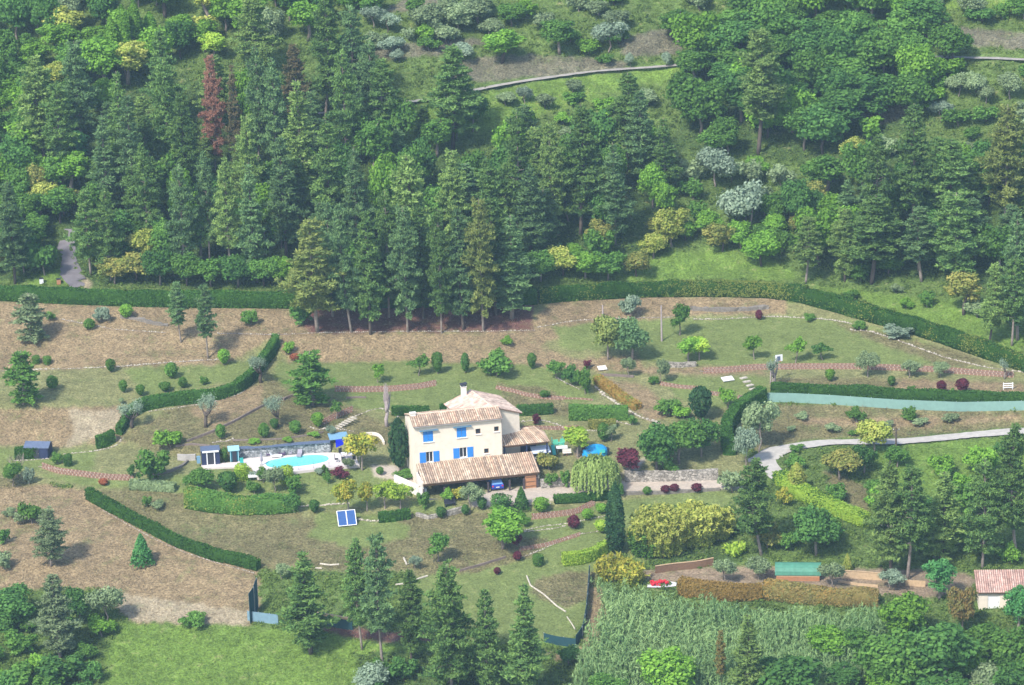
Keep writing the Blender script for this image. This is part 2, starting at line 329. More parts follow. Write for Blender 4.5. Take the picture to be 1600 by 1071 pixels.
# ---------------------------------------------------------------- foliage generators
def unit(a): return a/(np.linalg.norm(a, axis=-1, keepdims=True)+1e-9)
def quads(cen, nrm, size, asp=1.6, r=None, updir=None):
    n = len(cen); r = r if r is not None else rng
    ref = unit(r.normal(size=(n, 3))) if updir is None else updir
    nrm = unit(nrm); t = unit(ref-nrm*(ref*nrm).sum(1)[:, None]); b = np.cross(nrm, t)
    s = np.asarray(size).reshape(-1, 1)
    if s.shape[0] == 1: s = np.repeat(s, n, 0)
    a = t*s*asp/2; c = b*s/2
    V = np.stack([cen-a*.9, cen-c+a*.1, cen+a*1.1, cen+c+a*.1], 1)      # a pointed, leaf-like outline
    return V
def leaves_mesh(name, V4, tint, m, parent=None):
    n = len(V4); F = np.arange(n*4).reshape(n, 4); t = np.repeat(tint, 4)
    cols = np.stack([t, t, t, np.ones_like(t)], 1)
    return mesh(name, V4.reshape(-1, 3), F, m, parent, cols=cols)
def blob_leaves(centers, radii, per, size, r, zmin=-.5, squash=.8, rough=.25):
    VV = []; TT = []
    for c, rad in zip(centers, radii):
        n = int(per*rad*rad) if per > 0 else 50
        d = unit(r.normal(size=(int(n*1.6), 3))); d = d[d[:, 2] > zmin][:n]
        rr = rad*(1-rough*r.random(len(d))**1.5)*(1+.15*r.normal(size=len(d)))
        p = c+d*rr[:, None]*np.array([1, 1, squash]); nn = unit(d+.75*r.normal(size=d.shape)*.7+[0, 0, .25])
        VV.append(quads(p, nn, size*(.6+.8*r.random(len(d))), 1.5, r)); TT.append(np.clip(r.random()+.25*r.normal(size=len(d)), 0, 1))
    return np.concatenate(VV), np.concatenate(TT)
def limb(mb, a, b, r0, r1, wob=.08, n=4):
    a = np.array(a); b = np.array(b); l = np.linalg.norm(b-a)
    pts = [a+(b-a)*t+(rng.normal(size=3)*l*wob*math.sin(math.pi*t)) for t in np.linspace(0, 1, n)]
    mb.tube(pts, [r0+(r1-r0)*t for t in np.linspace(0, 1, n)], 6)
bark = mat('bark_grey', (.24, .20, .17), .9, .35, 3, .03); barkd = mat('bark_dark', (.10, .08, .065), .9, .35, 3, .03); barkp = mat('bark_pale', (.36, .30, .29), .9, .3, 3, .03)
PROTO = {}
# every prototype is built one unit high scale: 10 m tall by its own width; instances are scaled
def proto_broad(key, h=8., w=6., trunk=.22, ncl=46, lobes=5, seed=0, size=.30, per=30, squash=.85, top=.0, open_=0.):
    r = np.random.default_rng(seed); cz = h*(trunk+(1-trunk)/2); rz = h*(1-trunk)/2; C_ = []; Rr = []
    lob = [(unit(r.normal(size=3))*np.array([1, 1, .8]))*.42 for _ in range(lobes)]
    while len(C_) < ncl:
        l = lob[r.integers(lobes)]; d = unit(r.normal(size=3)); q = l+d*.45*(r.random()**.35)
        if open_ and r.random() < open_ and abs(q[0]) < .3: continue
        if q[2] > .4: q[:2] *= (1-top*(q[2]-.1))
        C_.append(np.array([q[0]*w/2, q[1]*w/2, cz+q[2]*rz*1.0])); Rr.append(w*(.09+.085*r.random()))
    C_ = np.array(C_); Vq, T = blob_leaves(C_, Rr, per*4, size, r, -.75, squash, .45)
    mb = MB(); tp = np.array([.03*h*r.normal(), .03*h*r.normal(), cz]); limb(mb, (0, 0, -.5), tp, h*.028, h*.014, .03, 5)
    for i in range(7): c = C_[r.integers(ncl)]; limb(mb, tp*(.55+.45*r.random()), c, h*.011, h*.004, .08)
    PROTO[key] = ('broad', h, w, mb, Vq, T)
def proto_pine(key, h=13., w=5., z0=.22, lean=.15, seed=0, prof=.75, dens=1., droop=.12, size=.30, step=.48, ntuft=1.0):
    r = np.random.default_rng(seed); mb = MB(); bend = r.normal(size=2)*lean
    cx = lambda t: np.array([bend[0]*math.sin(t*2.5), bend[1]*math.sin(t*2.2), t*h])
    mb.tube([cx(t) for t in np.linspace(-.04, 1, 10)], [h*.014*(1-t)**.8+.02 for t in np.linspace(0, 1, 10)], 7)
    cen = []; nr = []; up = []; tint = []; z = z0*h
    while z < h*.985:
        t = (z/h-z0)/(1-z0); Lm = w/2*((1-t)**prof*.93+.05)*(.30+.70*min(1, t*3.2+.25))*(.88+.20*math.sin(z*2.1+seed)); nb = r.integers(4, 8); ph = r.random()*6.28
        for k in range(nb):
            if r.random() < .08: continue
            an = ph+k*6.283/nb+r.normal()*.25; Lb = Lm*(.55+.72*r.random()); rise = (.75*t-.02)+r.normal()*.12
            base = cx(z/h); dirh = np.array([math.cos(an), math.sin(an), 0.])
            f = lambda s: base+dirh*Lb*s+np.array([0, 0, Lb*(rise*s-droop*s*s*1.2)])
            mb.tube([f(0), f(.5), f(.95)], [.05*(1-t)+.02, .03, .01], 4, cap=False)
            n = max(4, int(Lb*17*dens)); tn = np.clip(r.random()+.2*r.normal(), 0, 1)
            nsub = max(2, int(Lb*3.2*ntuft)); tc_ = [f(.25+.78*q/(nsub)+.08*r.random())+np.array([-dirh[1], dirh[0], 0])*r.normal()*Lb*.17 for q in range(1, nsub+1)]
            for c in tc_:
                m = max(5, int(n*1.25/nsub*2)); d = unit(r.normal(size=(m, 3))*[1, 1, .6]+dirh*.55+[0, 0, .15]); rad = .28+.17*Lb*.5
                cen.append(c+d*rad*(.3+.8*r.random((m, 1)))*[1, 1, .6]); nr.append(unit(r.normal(size=(m, 3))*.8+[0, 0, .6])); up.append(unit(d+[0, 0, .35])); tint.append(np.clip(tn+.25*r.normal(size=m), 0, 1))
        z += step*(.8+.4*r.random())
    cen = np.concatenate(cen); nr = np.concatenate(nr); up = np.concatenate(up); T = np.concatenate(tint)
    Vq = quads(cen, nr, size*(.45+.5*r.random(len(cen))), 2.6, r, up); PROTO[key] = ('pine', h, w, mb, Vq, T)
def proto_column(key, h=6., w=1.4, seed=0, size=.2, per=230, shape='column', trunk=.04):
    r = np.random.default_rng(seed); n = int(per*h*w)
    z = r.random(n); 
    if shape == 'column': pr = np.clip(np.sin(np.clip(z*.8+.18, 0, 1)*math.pi)**.5, 0, 1)*(1-.3*z**3)*np.clip((1.03-z)*6,0,1)**.6
    elif shape == 'egg': pr = np.sqrt(np.clip(1-(2*(z-.5))**2, 0, 1))
    elif shape == 'cone': pr = (1-z)**.8*.95+.05
    elif shape == 'vase': pr = np.sqrt(np.clip(1-(2*(z-.5))**2, 0, 1))*(.55+.6*z)
    elif shape == 'drum': pr = np.clip(np.minimum(1, (1.02-z)*7), 0, 1)**.5*(.86+.14*z)
    an = r.random(n)*6.283; lump = 1+.13*np.sin(an*3+seed)+.1*np.sin(an*5+z*14+seed)+.08*r.normal(size=n)
    rr = w/2*pr*lump*(1-.3*r.random(n)**2); hz = h*(trunk+(1-trunk)*z)
    p = np.stack([np.cos(an)*rr, np.sin(an)*rr, hz], 1); nrm = unit(np.stack([np.cos(an), np.sin(an), (z-.45)*1.4], 1)+.65*r.normal(size=(n, 3)))
    T = np.clip(.5+.4*np.sin(an*2+z*7+seed)+.3*r.normal(size=n), 0, 1); mb = MB(); mb.tube([(0, 0, -.3), (0, 0, h*.4), (0.02, 0, h*.7)], [w*.07, w*.05, .015], 6)
    PROTO[key] = ('col', h, w, mb, quads(p, nrm, size*(.6+.7*r.random(n)), 1.6, r, unit(np.array([0, 0, 1.])+.5*r.normal(size=(n, 3)))), T)
def proto_willow(key, h=6., w=7., seed=0, n=420):
    r = np.random.default_rng(seed); cen = []; up = []; nr = []; T = []
    for i in range(n):
        an = r.random()*6.283; q = math.sqrt(r.random())*.95; top = np.array([math.cos(an)*w/2*q, math.sin(an)*w/2*q, h*(.98-.32*q**2.2)+r.normal()*.12])
        ln = h*(.2+.42*q)*(.7+.4*r.random()); m = int(ln*12); s = np.linspace(0, 1, m); tn = np.clip(r.random()+.1*r.normal(), 0, 1)
        p = top+np.stack([np.cos(an)*.35*np.sin(s*1.6), np.sin(an)*.35*np.sin(s*1.6), -s*ln], 1)+r.normal(size=(m, 3))*.07
        cen.append(p); up.append(unit(np.array([.1*math.cos(an), .1*math.sin(an), -1])+.3*r.normal(size=(m, 3)))); nr.append(unit(np.array([math.cos(an), math.sin(an), .5])+.5*r.normal(size=(m, 3)))); T.append(np.clip(tn+.15*r.normal(size=m), 0, 1))
    cen = np.concatenate(cen); mb = MB(); limb(mb, (0, 0, -.4), (.2, 0, h*.5), .28, .2, .02)
    for k in range(7): a = k*.9; limb(mb, (.2, 0, h*.42), (math.cos(a)*w*.28, math.sin(a)*w*.28, h*.82), .13, .04)
    PROTO[key] = ('willow', h, w, mb, quads(cen, np.concatenate(nr), .2, 2.4, r, np.concatenate(up)), np.concatenate(T))
for i in range(5): proto_broad('oak%d' % i, 8, 7, .16, 60+6*i, 5+i % 3, 20+i, .30, 26, top=.2*(i % 2))
for i in range(3): proto_broad('tall%d' % i, 11, 6, .14, 70, 6, 40+i, .30, 26, top=.5)
for i in range(3): proto_broad('bush%d' % i, 3, 3.4, .0, 34, 5, 50+i, .2, 60)
for i in range(2): proto_broad('olive%d' % i, 4, 4.4, .18, 44, 6, 60+i, .17, 70)
for i in range(2): proto_broad('fruit%d' % i, 3.4, 3.2, .22, 26, 5, 70+i, .17, 70, squash=.7)
proto_broad('standard', 4, 3.4, .2, 46, 5, 81, .17, 85)
PP = [(5.2, .2, .25, .66), (4.6, .16, .4, .5), (5.6, .26, .35, .55), (4.4, .14, .25, .75), (5.0, .34, .45, .42), (6.4, .18, .5, .5), (5.4, .22, .6, .45), (5.0, .3, .3, .6)]
for i, (w_, z0_, l_, pf) in enumerate(PP): proto_pine('pine%d' % i, 13, w_, z0_, l_, 90+i, pf*1.45, ntuft=1.25, size=.225, step=.42, dens=1.75)
proto_pine('youngpine', 7, 3.6, .1, .1, 120, .75, dens=1.3, size=.24, step=.36)
proto_column('cypress', 10, 1.9, 130, .22, 260); proto_column('poplar', 11, 2.2, 131, .3, 150)
proto_column('egg0', 2, 1.3, 132, .13, 520, 'egg', .12); proto_column('egg1', 2, 1.5, 133, .13, 520, 'vase', .1); proto_column('cone', 3, 1.6, 134, .14, 420, 'cone'); proto_column('drum', 2, 1.7, 135, .13, 520, 'drum', .03)
proto_willow('willow', seed=140, n=330)
def leaf_palette():
    P_ = {'pine': ((.048, .098, .036), (.150, .220, .072)), 'pineblue': ((.052, .100, .050), (.150, .218, .100)), 'pinelight': ((.085, .140, .045), (.210, .270, .095)), 'pineyel': ((.095, .13, .042), (.215, .225, .080)),
     'deadpine': ((.22, .09, .075), (.36, .19, .16)), 'rust': ((.20, .12, .05), (.14, .15, .06)),
     'green': ((.045, .105, .025), (.115, .20, .048)), 'bright': ((.075, .160, .025), (.175, .29, .05)), 'deep': ((.035, .090, .028), (.095, .18, .050)), 'lime': ((.16, .28, .035), (.33, .45, .07)),
     'yellow': ((.16, .22, .04), (.42, .44, .12)), 'gold': ((.10, .17, .03), (.38, .29, .06)), 'autumn': ((.10, .14, .04), (.27, .22, .075)), 'olive': ((.12, .155, .085), (.23, .27, .17)), 'silver': ((.13, .17, .13), (.25, .29, .25)),
     'purple': ((.060, .012, .028), (.14, .032, .055)), 'red': ((.25, .06, .04), (.3, .12, .07)), 'teal': ((.04, .13, .045), (.09, .21, .075)), 'willow': ((.16, .22, .065), (.31, .36, .14)), 'cyp': ((.022, .058, .030), (.055, .105, .045)),
     'hedge': ((.013, .045, .013), (.075, .15, .032)), 'hedgey': ((.12, .17, .04), (.20, .20, .06)), 'orangeh': ((.17, .12, .04), (.30, .17, .06)), 'reed': ((.10, .19, .08), (.30, .41, .19))}
    return {k: leafmat('leaf_'+k, tuple(x*f for x, f in zip(v[0], (1.4, 1.5, 1.3))), tuple(min(.6, x*f) for x, f in zip(v[1], (1.45, 1.6, 1.3)))) for k, v in P_.items()}
LM = leaf_palette(); _pm = {}
def plant(kind, u, v, hp, wp, lm, name, label, cat='tree', group=None, bk=None, rot=None, parts=True, dz=0.):
    """hp, wp: height and width in photo pixels; converted to metres where it stands."""
    p = G(u, v); s = pxm(p); H = hp/s/.92; W = wp/s*(1.42 if kind == 'standard' else 1.0 if kind[:4] == 'pine' else 1.0 if kind == 'willow' else 1.15)
    typ, h, w, mb, Vq, T = PROTO[kind]
    if kind not in _pm:
        me_t = mb.build('trunk', bark, smooth=True); me_c = leaves_mesh('crown', Vq, T, LM['green'])
        _pm[kind] = (me_t.data, me_c.data); bpy.data.objects.remove(me_t); bpy.data.objects.remove(me_c)
    e = empty(name, (p[0], p[1], p[2]+dz), random.random()*6.28 if rot is None else rot, label, cat, group)
    if name.endswith('shrub') or name.endswith('bush') : pass
    a = bpy.data.objects.new('trunk', _pm[kind][0]); b = bpy.data.objects.new('crown', _pm[kind][1])
    for o, m in ((a, bk), (b, LM[lm])):
        C.objects.link(o); o.parent = e; o.scale = (W/w, W/w, H/h)
        if m: o.material_slots[0].link = 'OBJECT'; o.material_slots[0].material = m
    return e
# ---------------------------------------------------------------- materials for the built things
plaster = mat('plaster_cream', (.71, .63, .52), .9, .11, 1.2, .004); plasterw = mat('plaster_white', (.70, .66, .60), .9, .08, 1.2)
bluem = mat('blue_paint', (.035, .22, .62), .5, .1, 4); bluet = mat('grey_blue_paint', (.16, .30, .42), .6, .1, 4)
glass = mat('window_glass', (.03, .035, .05), .12, .1, 2, spec=.6); wood = mat('brown_wood', (.17, .10, .06), .8, .25, 4); woodo = mat('orange_wood', (.42, .20, .10), .7, .2, 4)
woodl = mat('light_boards', (.46, .33, .20), .8, .25, 3); white = mat('white_paint', (.76, .76, .76), .5, .05, 3); darkm = mat('dark_grey', (.035, .037, .05), .6, .2, 3)
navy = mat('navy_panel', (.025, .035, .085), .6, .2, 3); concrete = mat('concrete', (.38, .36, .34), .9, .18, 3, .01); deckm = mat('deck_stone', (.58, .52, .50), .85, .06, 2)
stonew = mat('pale_stone', (.44, .40, .33), .9, .45, 4, .02); stoneg = mat('grey_stone', (.19, .17, .145), .9, .35, 4, .02); screenm = mat('teal_windscreen', (.19, .32, .28), .7, .12, 1.5)
screend = mat('dark_green_netting', (.02, .07, .085), .8, .2, 2); screenb = mat('blue_grey_sheet', (.16, .26, .33), .6, .15, 2); kerbm = mat('kerb_brown', (.19, .15, .13), .9, .3, 3, .02)
slate = mat('blue_slate_roof', (.10, .13, .20), .6, .2, 3); greenc = mat('green_tarp', (.07, .22, .15), .6, .25, 2, .02); redp = mat('red_cloth', (.55, .02, .04), .7, .15, 4); clay = mat('clay_tile', (.26, .145, .095), .9, .45, 5)
teal = mat('teal_paint', (.05, .40, .36), .5, .1, 3); turq = mat('turquoise_plastic', (.02, .30, .62), .4, .1, 3); mint = mat('mint_plastic', (.12, .55, .36), .5, .1, 3); purplem = mat('purple_cushion', (.10, .07, .14), .8, .2, 3)
metal = mat('galvanised_metal', (.45, .47, .5), .4, .1, 3, metal=.6); claywood = mat('pole_grey', (.36, .30, .30), .9, .25, 3); bluetarp = mat('royal_blue_tarp', (.005, .02, .55), .5, .15, 2); carblue = mat('car_blue', (.01, .05, .36), .25, .03, 2, spec=.6)
carpale = mat('car_window', (.16, .32, .60), .15, .05, 2, spec=.8); rubber = mat('rubber', (.02, .02, .02), .8, .1, 3); fabricg = mat('grey_fabric', (.30, .29, .34), .9, .1, 3)
def walltex(name, c1, c2, sc):
    m, nt, b = nmat(name); L = nt.links.new; tc = node(nt, 'TexCoord'); vo = node(nt, 'TexVoronoi', i_Scale=sc); mp = node(nt, 'Mapping'); mp.inputs['Scale'].default_value = (1, 1, 1.5)
    L(tc.outputs['Object'], mp.inputs[0]); L(mp.outputs[0], vo.inputs['Vector']); ve = node(nt, 'TexVoronoi', feature='DISTANCE_TO_EDGE', i_Scale=sc); L(mp.outputs[0], ve.inputs['Vector'])
    sp = node(nt, 'SeparateColor'); L(vo.outputs['Color'], sp.inputs[0]); mx = node(nt, 'Mix', data_type='RGBA'); mx.inputs[6].default_value = (*c1, 1); mx.inputs[7].default_value = (*c2, 1); L(sp.outputs[0], mx.inputs[0])
    mr = node(nt, 'MapRange', i_1=0., i_2=.08, i_3=.35, i_4=1.); L(ve.outputs[0], mr.inputs[0]); vm = node(nt, 'VectorMath', operation='SCALE'); L(mx.outputs[2], vm.inputs[0]); L(mr.outputs[0], vm.inputs['Scale']); L(vm.outputs[0], b.inputs['Base Color'])
    bp = node(nt, 'Bump', i_Distance=.06); L(mr.outputs[0], bp.inputs['Height']); L(bp.outputs[0], b.inputs['Normal']); b.inputs['Roughness'].default_value = .95; return m
rubble = walltex('rubble_wall', (.20, .18, .15), (.48, .44, .38), 2.6); poolwall = walltex('pool_wall_stone', (.12, .14, .15), (.42, .44, .44), 2.4)
def tilemat():
    m, nt, b = nmat('roof_tiles'); L = nt.links.new; at = node(nt, 'Attribute', attribute_name='tint'); tc = node(nt, 'TexCoord'); nz_ = node(nt, 'TexNoise', i_Scale=1.1, i_Detail=6.); L(tc.outputs['Object'], nz_.inputs[0])
    mr = node(nt, 'MapRange', i_1=.3, i_2=.7, i_3=.7, i_4=1.25); L(nz_.outputs[0], mr.inputs[0]); vm = node(nt, 'VectorMath', operation='SCALE'); L(at.outputs['Color'], vm.inputs[0]); L(mr.outputs[0], vm.inputs['Scale']); L(vm.outputs[0], b.inputs['Base Color'])
    b.inputs['Roughness'].default_value = .9; return m
tiles = tilemat(); TCOL = [(.50, .38, .27), (.43, .31, .22), (.45, .29, .20), (.56, .45, .34), (.33, .24, .17), (.40, .30, .22), (.50, .36, .25), (.24, .18, .14)]
def tile_roof(name, a, b, c, d, parent, pitch=.30, rowh=.42, pal=TCOL, amp=.075, under=None):
    """a,b = eave left,right; c,d = top right,left. Canal tiles laid as half rounds running up the slope."""
    a, b, c, d = [np.array(q, float) for q in (a, b, c, d)]; n = max(3, int(np.linalg.norm(b-a)/pitch)); nr = max(2, int(np.linalg.norm((d+c-a-b)/2)/rowh))
    up = np.cross(b-a, d-a); up /= np.linalg.norm(up); V = []; F = []; K = []
    for i in range(n):
        cc = np.array(pal[random.randrange(len(pal))])
        for j in range(nr):
            col = (cc*.6+.4*np.array(pal[random.randrange(len(pal))]))*(.85+.3*random.random()); v0, v1 = j/nr, (j+1)/nr+.012
            base = len(V)
            for vv, hh in ((v0, .035), (v1, .0)):
                for q in range(5):
                    s = (i+q/4*.98+.01)/n; p = (a*(1-s)+b*s)*(1-vv)+(d*(1-s)+c*s)*vv; V.append(p+up*(amp*math.sin(math.pi*q/4)*1.3+hh)); K.append((*(col*(.5 if q in (0, 4) else 1.08)), 1))  # edges darkened, crests lightened: shade of the channels put into the tile colour
            F += [(base+q, base+q+1, base+q+6, base+q+5) for q in range(4)]; F.append((base, base+1, base+2, base+3, base+4))
    o = mesh(name, V, F, tiles, parent, cols=K)
    mb = MB(); t = up*.02; bb = up*-.10
    mb.add([a+t, b+t, c+t, d+t, a+bb, b+bb, c+bb, d+bb], [(0, 1, 2, 3), (7, 6, 5, 4), (0, 4, 5, 1), (1, 5, 6, 2), (2, 6, 7, 3), (3, 7, 4, 0)]); mb.build('roof_deck', wood if under is None else under, o)
    return o
# ---------------------------------------------------------------- linear things that follow the ground
def along(pts, step):
    pts = np.array(pts, float); seg = np.r_[0, np.cumsum(np.hypot(*np.diff(pts, axis=0).T))]; t = np.linspace(0, seg[-1], max(3, int(seg[-1]/3)+1))
    uu, vv = np.interp(t, seg, pts[:, 0]), np.interp(t, seg, pts[:, 1])
    if len(t) > 14: uu[1:-1] = _sm(uu, 3)[1:-1]; vv[1:-1] = _sm(vv, 3)[1:-1]
    w_ = PG(uu, vv); sg = np.r_[0, np.cumsum(np.linalg.norm(np.diff(w_, axis=0), axis=1))]; q = np.linspace(0, sg[-1], max(2, int(sg[-1]/step)+1))
    c = np.stack([np.interp(q, sg, w_[:, k]) for k in range(3)], 1); d = np.gradient(c[:, :2], axis=0); d /= np.linalg.norm(d, axis=1)[:, None]+1e-9
    return c, d, np.stack([-d[:, 1], d[:, 0]], 1)
def prism(c, nrm, prof, jit=0.):
    """sweep a closed profile [(offset, height)] along the line c"""
    K = len(prof); n = len(c); V = np.zeros((n, K, 3))
    for k, (o, h) in enumerate(prof):
        V[:, k, :2] = c[:, :2]+nrm*o; V[:, k, 2] = c[:, 2]+h
    if jit: V += (rng.random(V.shape)-.5)*jit
    ii = np.arange(n*K).reshape(n, K); F = np.stack([ii[:-1], np.roll(ii, -1, 1)[:-1], np.roll(ii, -1, 1)[1:], ii[1:]], -1).reshape(-1, 4)
    return V.reshape(-1, 3), [tuple(f) for f in F]+[tuple(range(K-1, -1, -1)), tuple(ii[-1])]
def hedge(label, pts, h, w, lm='hedge', dens=48, size=.17, group=None, name='hedge', lm2=None, wob=.10):
    c, d, nrm = along(pts, .45); h_ = h; t = np.arange(len(c))
    hh = h*(1+wob*2*(vnoise(t/7.+h, t*0+w)-.5))
    V = np.zeros((len(c), 6, 3)); pr = [(-.5, -.3), (-.5, .86), (-.40, 1), (.40, 1), (.5, .86), (.5, -.3)]
    for k, (o, z) in enumerate(pr):
        V[:, k, :2] = c[:, :2]+nrm*(o*(w-.12)); V[:, k, 2] = c[:, 2]+(z*(hh-.06) if z > 0 else z)
    V += (vnoise(V[..., 0]*1.7, V[..., 1]*1.7+V[..., 2]*2)[..., None]-.5)*.12
    n, K = len(c), 6; ii = np.arange(n*K).reshape(n, K); F = np.stack([ii[:-1], np.roll(ii, -1, 1)[:-1], np.roll(ii, -1, 1)[1:], ii[1:]], -1).reshape(-1, 4)
    F = np.concatenate([F, np.array([[0, 1, 4, 5], [1, 2, 3, 4], [ii[-1, 5], ii[-1, 4], ii[-1, 1], ii[-1, 0]], [ii[-1, 4], ii[-1, 3], ii[-1, 2], ii[-1, 1]]])])
    L_ = np.linalg.norm(np.diff(c, axis=0), axis=1).sum()+w; per = 2*h+w; N = int(L_*per*dens)
    s = rng.random(N)*(n-1); i0 = s.astype(int); f = (s-i0)[:, None]; C0 = c[i0]*(1-f)+c[np.minimum(i0+1, n-1)]*f; NN = nrm[i0]; H0 = hh[i0]; q = rng.random(N)*per; P_ = C0.copy(); Nn = np.zeros((N, 3))
    a = q < h; b_ = (q >= h) & (q < 2*h); tt = q >= 2*h; bulge = (vnoise(s/3., q*1.3)-.5)*.18
    for m_, sg in ((a, -1), (b_, 1)):
        z = (q[m_] % h)/h; P_[m_, :2] += NN[m_]*(sg*(w/2+bulge[m_]*.6-.04*z))[:, None]; P_[m_, 2] += z*H0[m_]; Nn[m_, :2] = NN[m_]*sg
    P_[tt, :2] += NN[tt]*((q[tt]-2*h-w/2)[:, None]); P_[tt, 2] += H0[tt]+bulge[tt]*.35; Nn[tt, 2] = 1
    ends = rng.random(N) < (w/(L_*2+w)); e0 = ends & (s < n/2); e1 = ends & (s >= n/2)
    for m_, ci, sg in ((e0, 0, -1), (e1, n-1, 1)):
        k = m_.sum(); o = (rng.random(k)-.5)*w; P_[m_, :2] = c[ci, :2]+nrm[ci]*o[:, None]+d[ci]*sg*.05; P_[m_, 2] = c[ci, 2]+rng.random(k)*hh[ci]; Nn[m_, :2] = d[ci]*sg; Nn[m_, 2] = 0
    Vq = quads(P_, Nn+.55*rng.normal(size=(N, 3)), size*(.6+.9*rng.random(N)), 1.5); T = np.clip(.55*vnoise(s/5.+3, q*.8)+.5*vnoise(s/1.4, q*2+9)+.12*rng.normal(size=N)-.02, 0, 1)
    b0 = n*K; Vall = np.concatenate([V.reshape(-1, 3), Vq.reshape(-1, 3)]); Fall = np.concatenate([F, b0+np.arange(N*4).reshape(N, 4)]); Tt = np.concatenate([np.zeros(b0)+.1, np.repeat(T, 4)])
    mi = None; mats = [LM[lm]]
    if lm2: mats.append(LM[lm2]); mi = np.concatenate([np.zeros(len(F)), (vnoise(s/9.+40, q*0+2)+.35*(vnoise(s/2., q*1.5+7)-.5)+.12*rng.normal(size=N) > .66).astype(int)])
    cen = c.mean(0); Vall = Vall-cen
    o = mesh(name, Vall, Fall, mats, cols=np.stack([Tt, Tt, Tt, np.ones_like(Tt)], 1), mi=mi); o.location = cen
    return tag(o, label, 'hedge', group)
def wall(name, label, cat, pts, h, t, m, cap=None, group=None, sink=.4, step=.6, jit=0., capt=.1, capo=.06, posts=None):
    c, d, nrm = along(pts, step); V, F = prism(c, nrm, [(-t/2, -sink), (-t/2, h), (t/2, h), (t/2, -sink)], jit); cen = c.mean(0)
    if cap or posts:
        e = empty(name, cen, 0, label, cat, group); mesh('panel' if posts else 'masonry', V-cen, F, m, e)
        if cap:
            c2 = c.copy(); c2[:, 2] += h+.003; V, F = prism(c2, nrm, [(-t/2-capo, 0), (-t/2-capo, capt), (t/2+capo, capt), (t/2+capo, 0)], jit*.5); mesh('coping', V-cen, F, cap, e)
        if posts:
            for i in range(0, len(c), max(1, int(posts/step))):
                MB().box(c[i]-cen+[nrm[i][0]*(t/2+.035), nrm[i][1]*(t/2+.035), h/2-.1], (.07, .07, h+.35), math.atan2(d[i][1], d[i][0])).build('post', metal, e)
        return e
    o = mesh(name, V-cen, F, m); o.location = cen; return tag(o, label, cat, group)
def stones(label, pts, r=.16, gap=1.5, m=None, name='stone_edging', cat='stone edging', rows=1, group=None):
    c, d, nrm = along(pts, r*gap); mb = MB(); cen = c.mean(0)
    for i, p in enumerate(c):
        if random.random() < .22: continue
        for k in range(rows):
            q = p-cen; rr = r*(.4+.7*random.random()); mb.rock((q[0]+nrm[i][0]*random.gauss(0, r*.5), q[1]+nrm[i][1]*random.gauss(0, r*.5), q[2]+rr*.35+k*r*1.2), rr)
    V, F = prism(c-cen, nrm, [(-r*.5, -.1), (-r*.3, r*.22), (r*.3, r*.22), (r*.5, -.1)], r*.2); mb.add(V, F, 1)
    o = mb.build(name, [m or stonew, kerbm]); o.location = cen; return tag(o, label, cat, group)
def tile_border(label, pts, rows=2, rowpx=3.3, group='terracotta tile borders'):
    mb = MB(); cen = None
    for k in range(rows):
        c, d, nrm = along([(u, v-rowpx*k) for u, v in pts], .29)
        if cen is None: cen = c.mean(0)
        for i, p in enumerate(c):
            q = p-cen; a = Vector((d[i][0], d[i][1], 0)); nn = Vector((-a.y, a.x, 0))*(-1 if -a.x > 0 else 1); w2 = .13
            off = .145*(k % 2); pts_ = []
            for z, lean in ((-.06, 0), (.25, .10)):
                for s in range(5):
                    an = math.pi*s/4; w2 = .115; pts_.append(Vector(q)+a*(math.cos(an)*w2+off)-nn*(math.sin(an)*.10-lean)+Vector((0, 0, z)))
            mb.add(pts_, [(s, s+1, s+6, s+5) for s in range(4)]+[(5, 6, 7, 8, 9)], 0)
            if (i+k) % 2 == 0: mb.box(Vector(q)+a*(off+.14)+Vector((0, 0, .13))-nn*-.02, (.07, .05, .26), math.atan2(a.y, a.x), 1)
    c1 = along(pts, .5); c2 = along([(u, v-rowpx*(rows-1)-2) for u, v in pts], .5); n_ = min(len(c1[0]), len(c2[0])); B = []; F_ = []
    for i in range(n_): B += [c1[0][i]-cen+[0, 0, .02], c2[0][i]-cen+[0, 0, .05]]
    mb.add(B, [(2*i, 2*i+2, 2*i+3, 2*i+1) for i in range(n_-1)], 2)
    o = mb.build('tile_border', [clay, stonew, kerbm]); o.location = cen; return tag(o, label, 'tile border', group)
# ---------------------------------------------------------------- roads
def tagk(o, k='structure'): o['kind'] = k; return o
ribbon('road', [(1200, 722), (1192, 714), (1200, 706), (1240, 695), (1290, 689), (1330, 689), (1400, 689), (1460, 684), (1520, 678), (1600, 672), (1800, 690)], [5.2, 5.2, 4.6, 4.2, 3.4, 3, 3, 3, 3, 3, 3], roadm)
ribbon('lane', [(1196, 716), (1204, 730), (1222, 748), (1260, 765), (1310, 785), (1360, 808), (1420, 830), (1500, 845)], 3.0, roadm, lift=.04)
ribbon('hill_road', [(480, 178), (560, 170), (640, 158), (690, 153), (740, 140), (780, 132), (830, 124), (900, 114), (960, 108), (1010, 105), (1060, 101), (1130, 97), (1300, 92), (1450, 88), (1540, 90), (1640, 94), (1800, 96)], 2.2, mat('hill_track', (.31, .29, .26), .95, .3, 1, .03))
ribbon('asphalt_lane', [(112, 356), (106, 372), (103, 390), (104, 412), (112, 430), (122, 444), (132, 452)], [2.2, 2.4, 2.8, 3.2, 3.4, 3.4, 3.4], lanem)
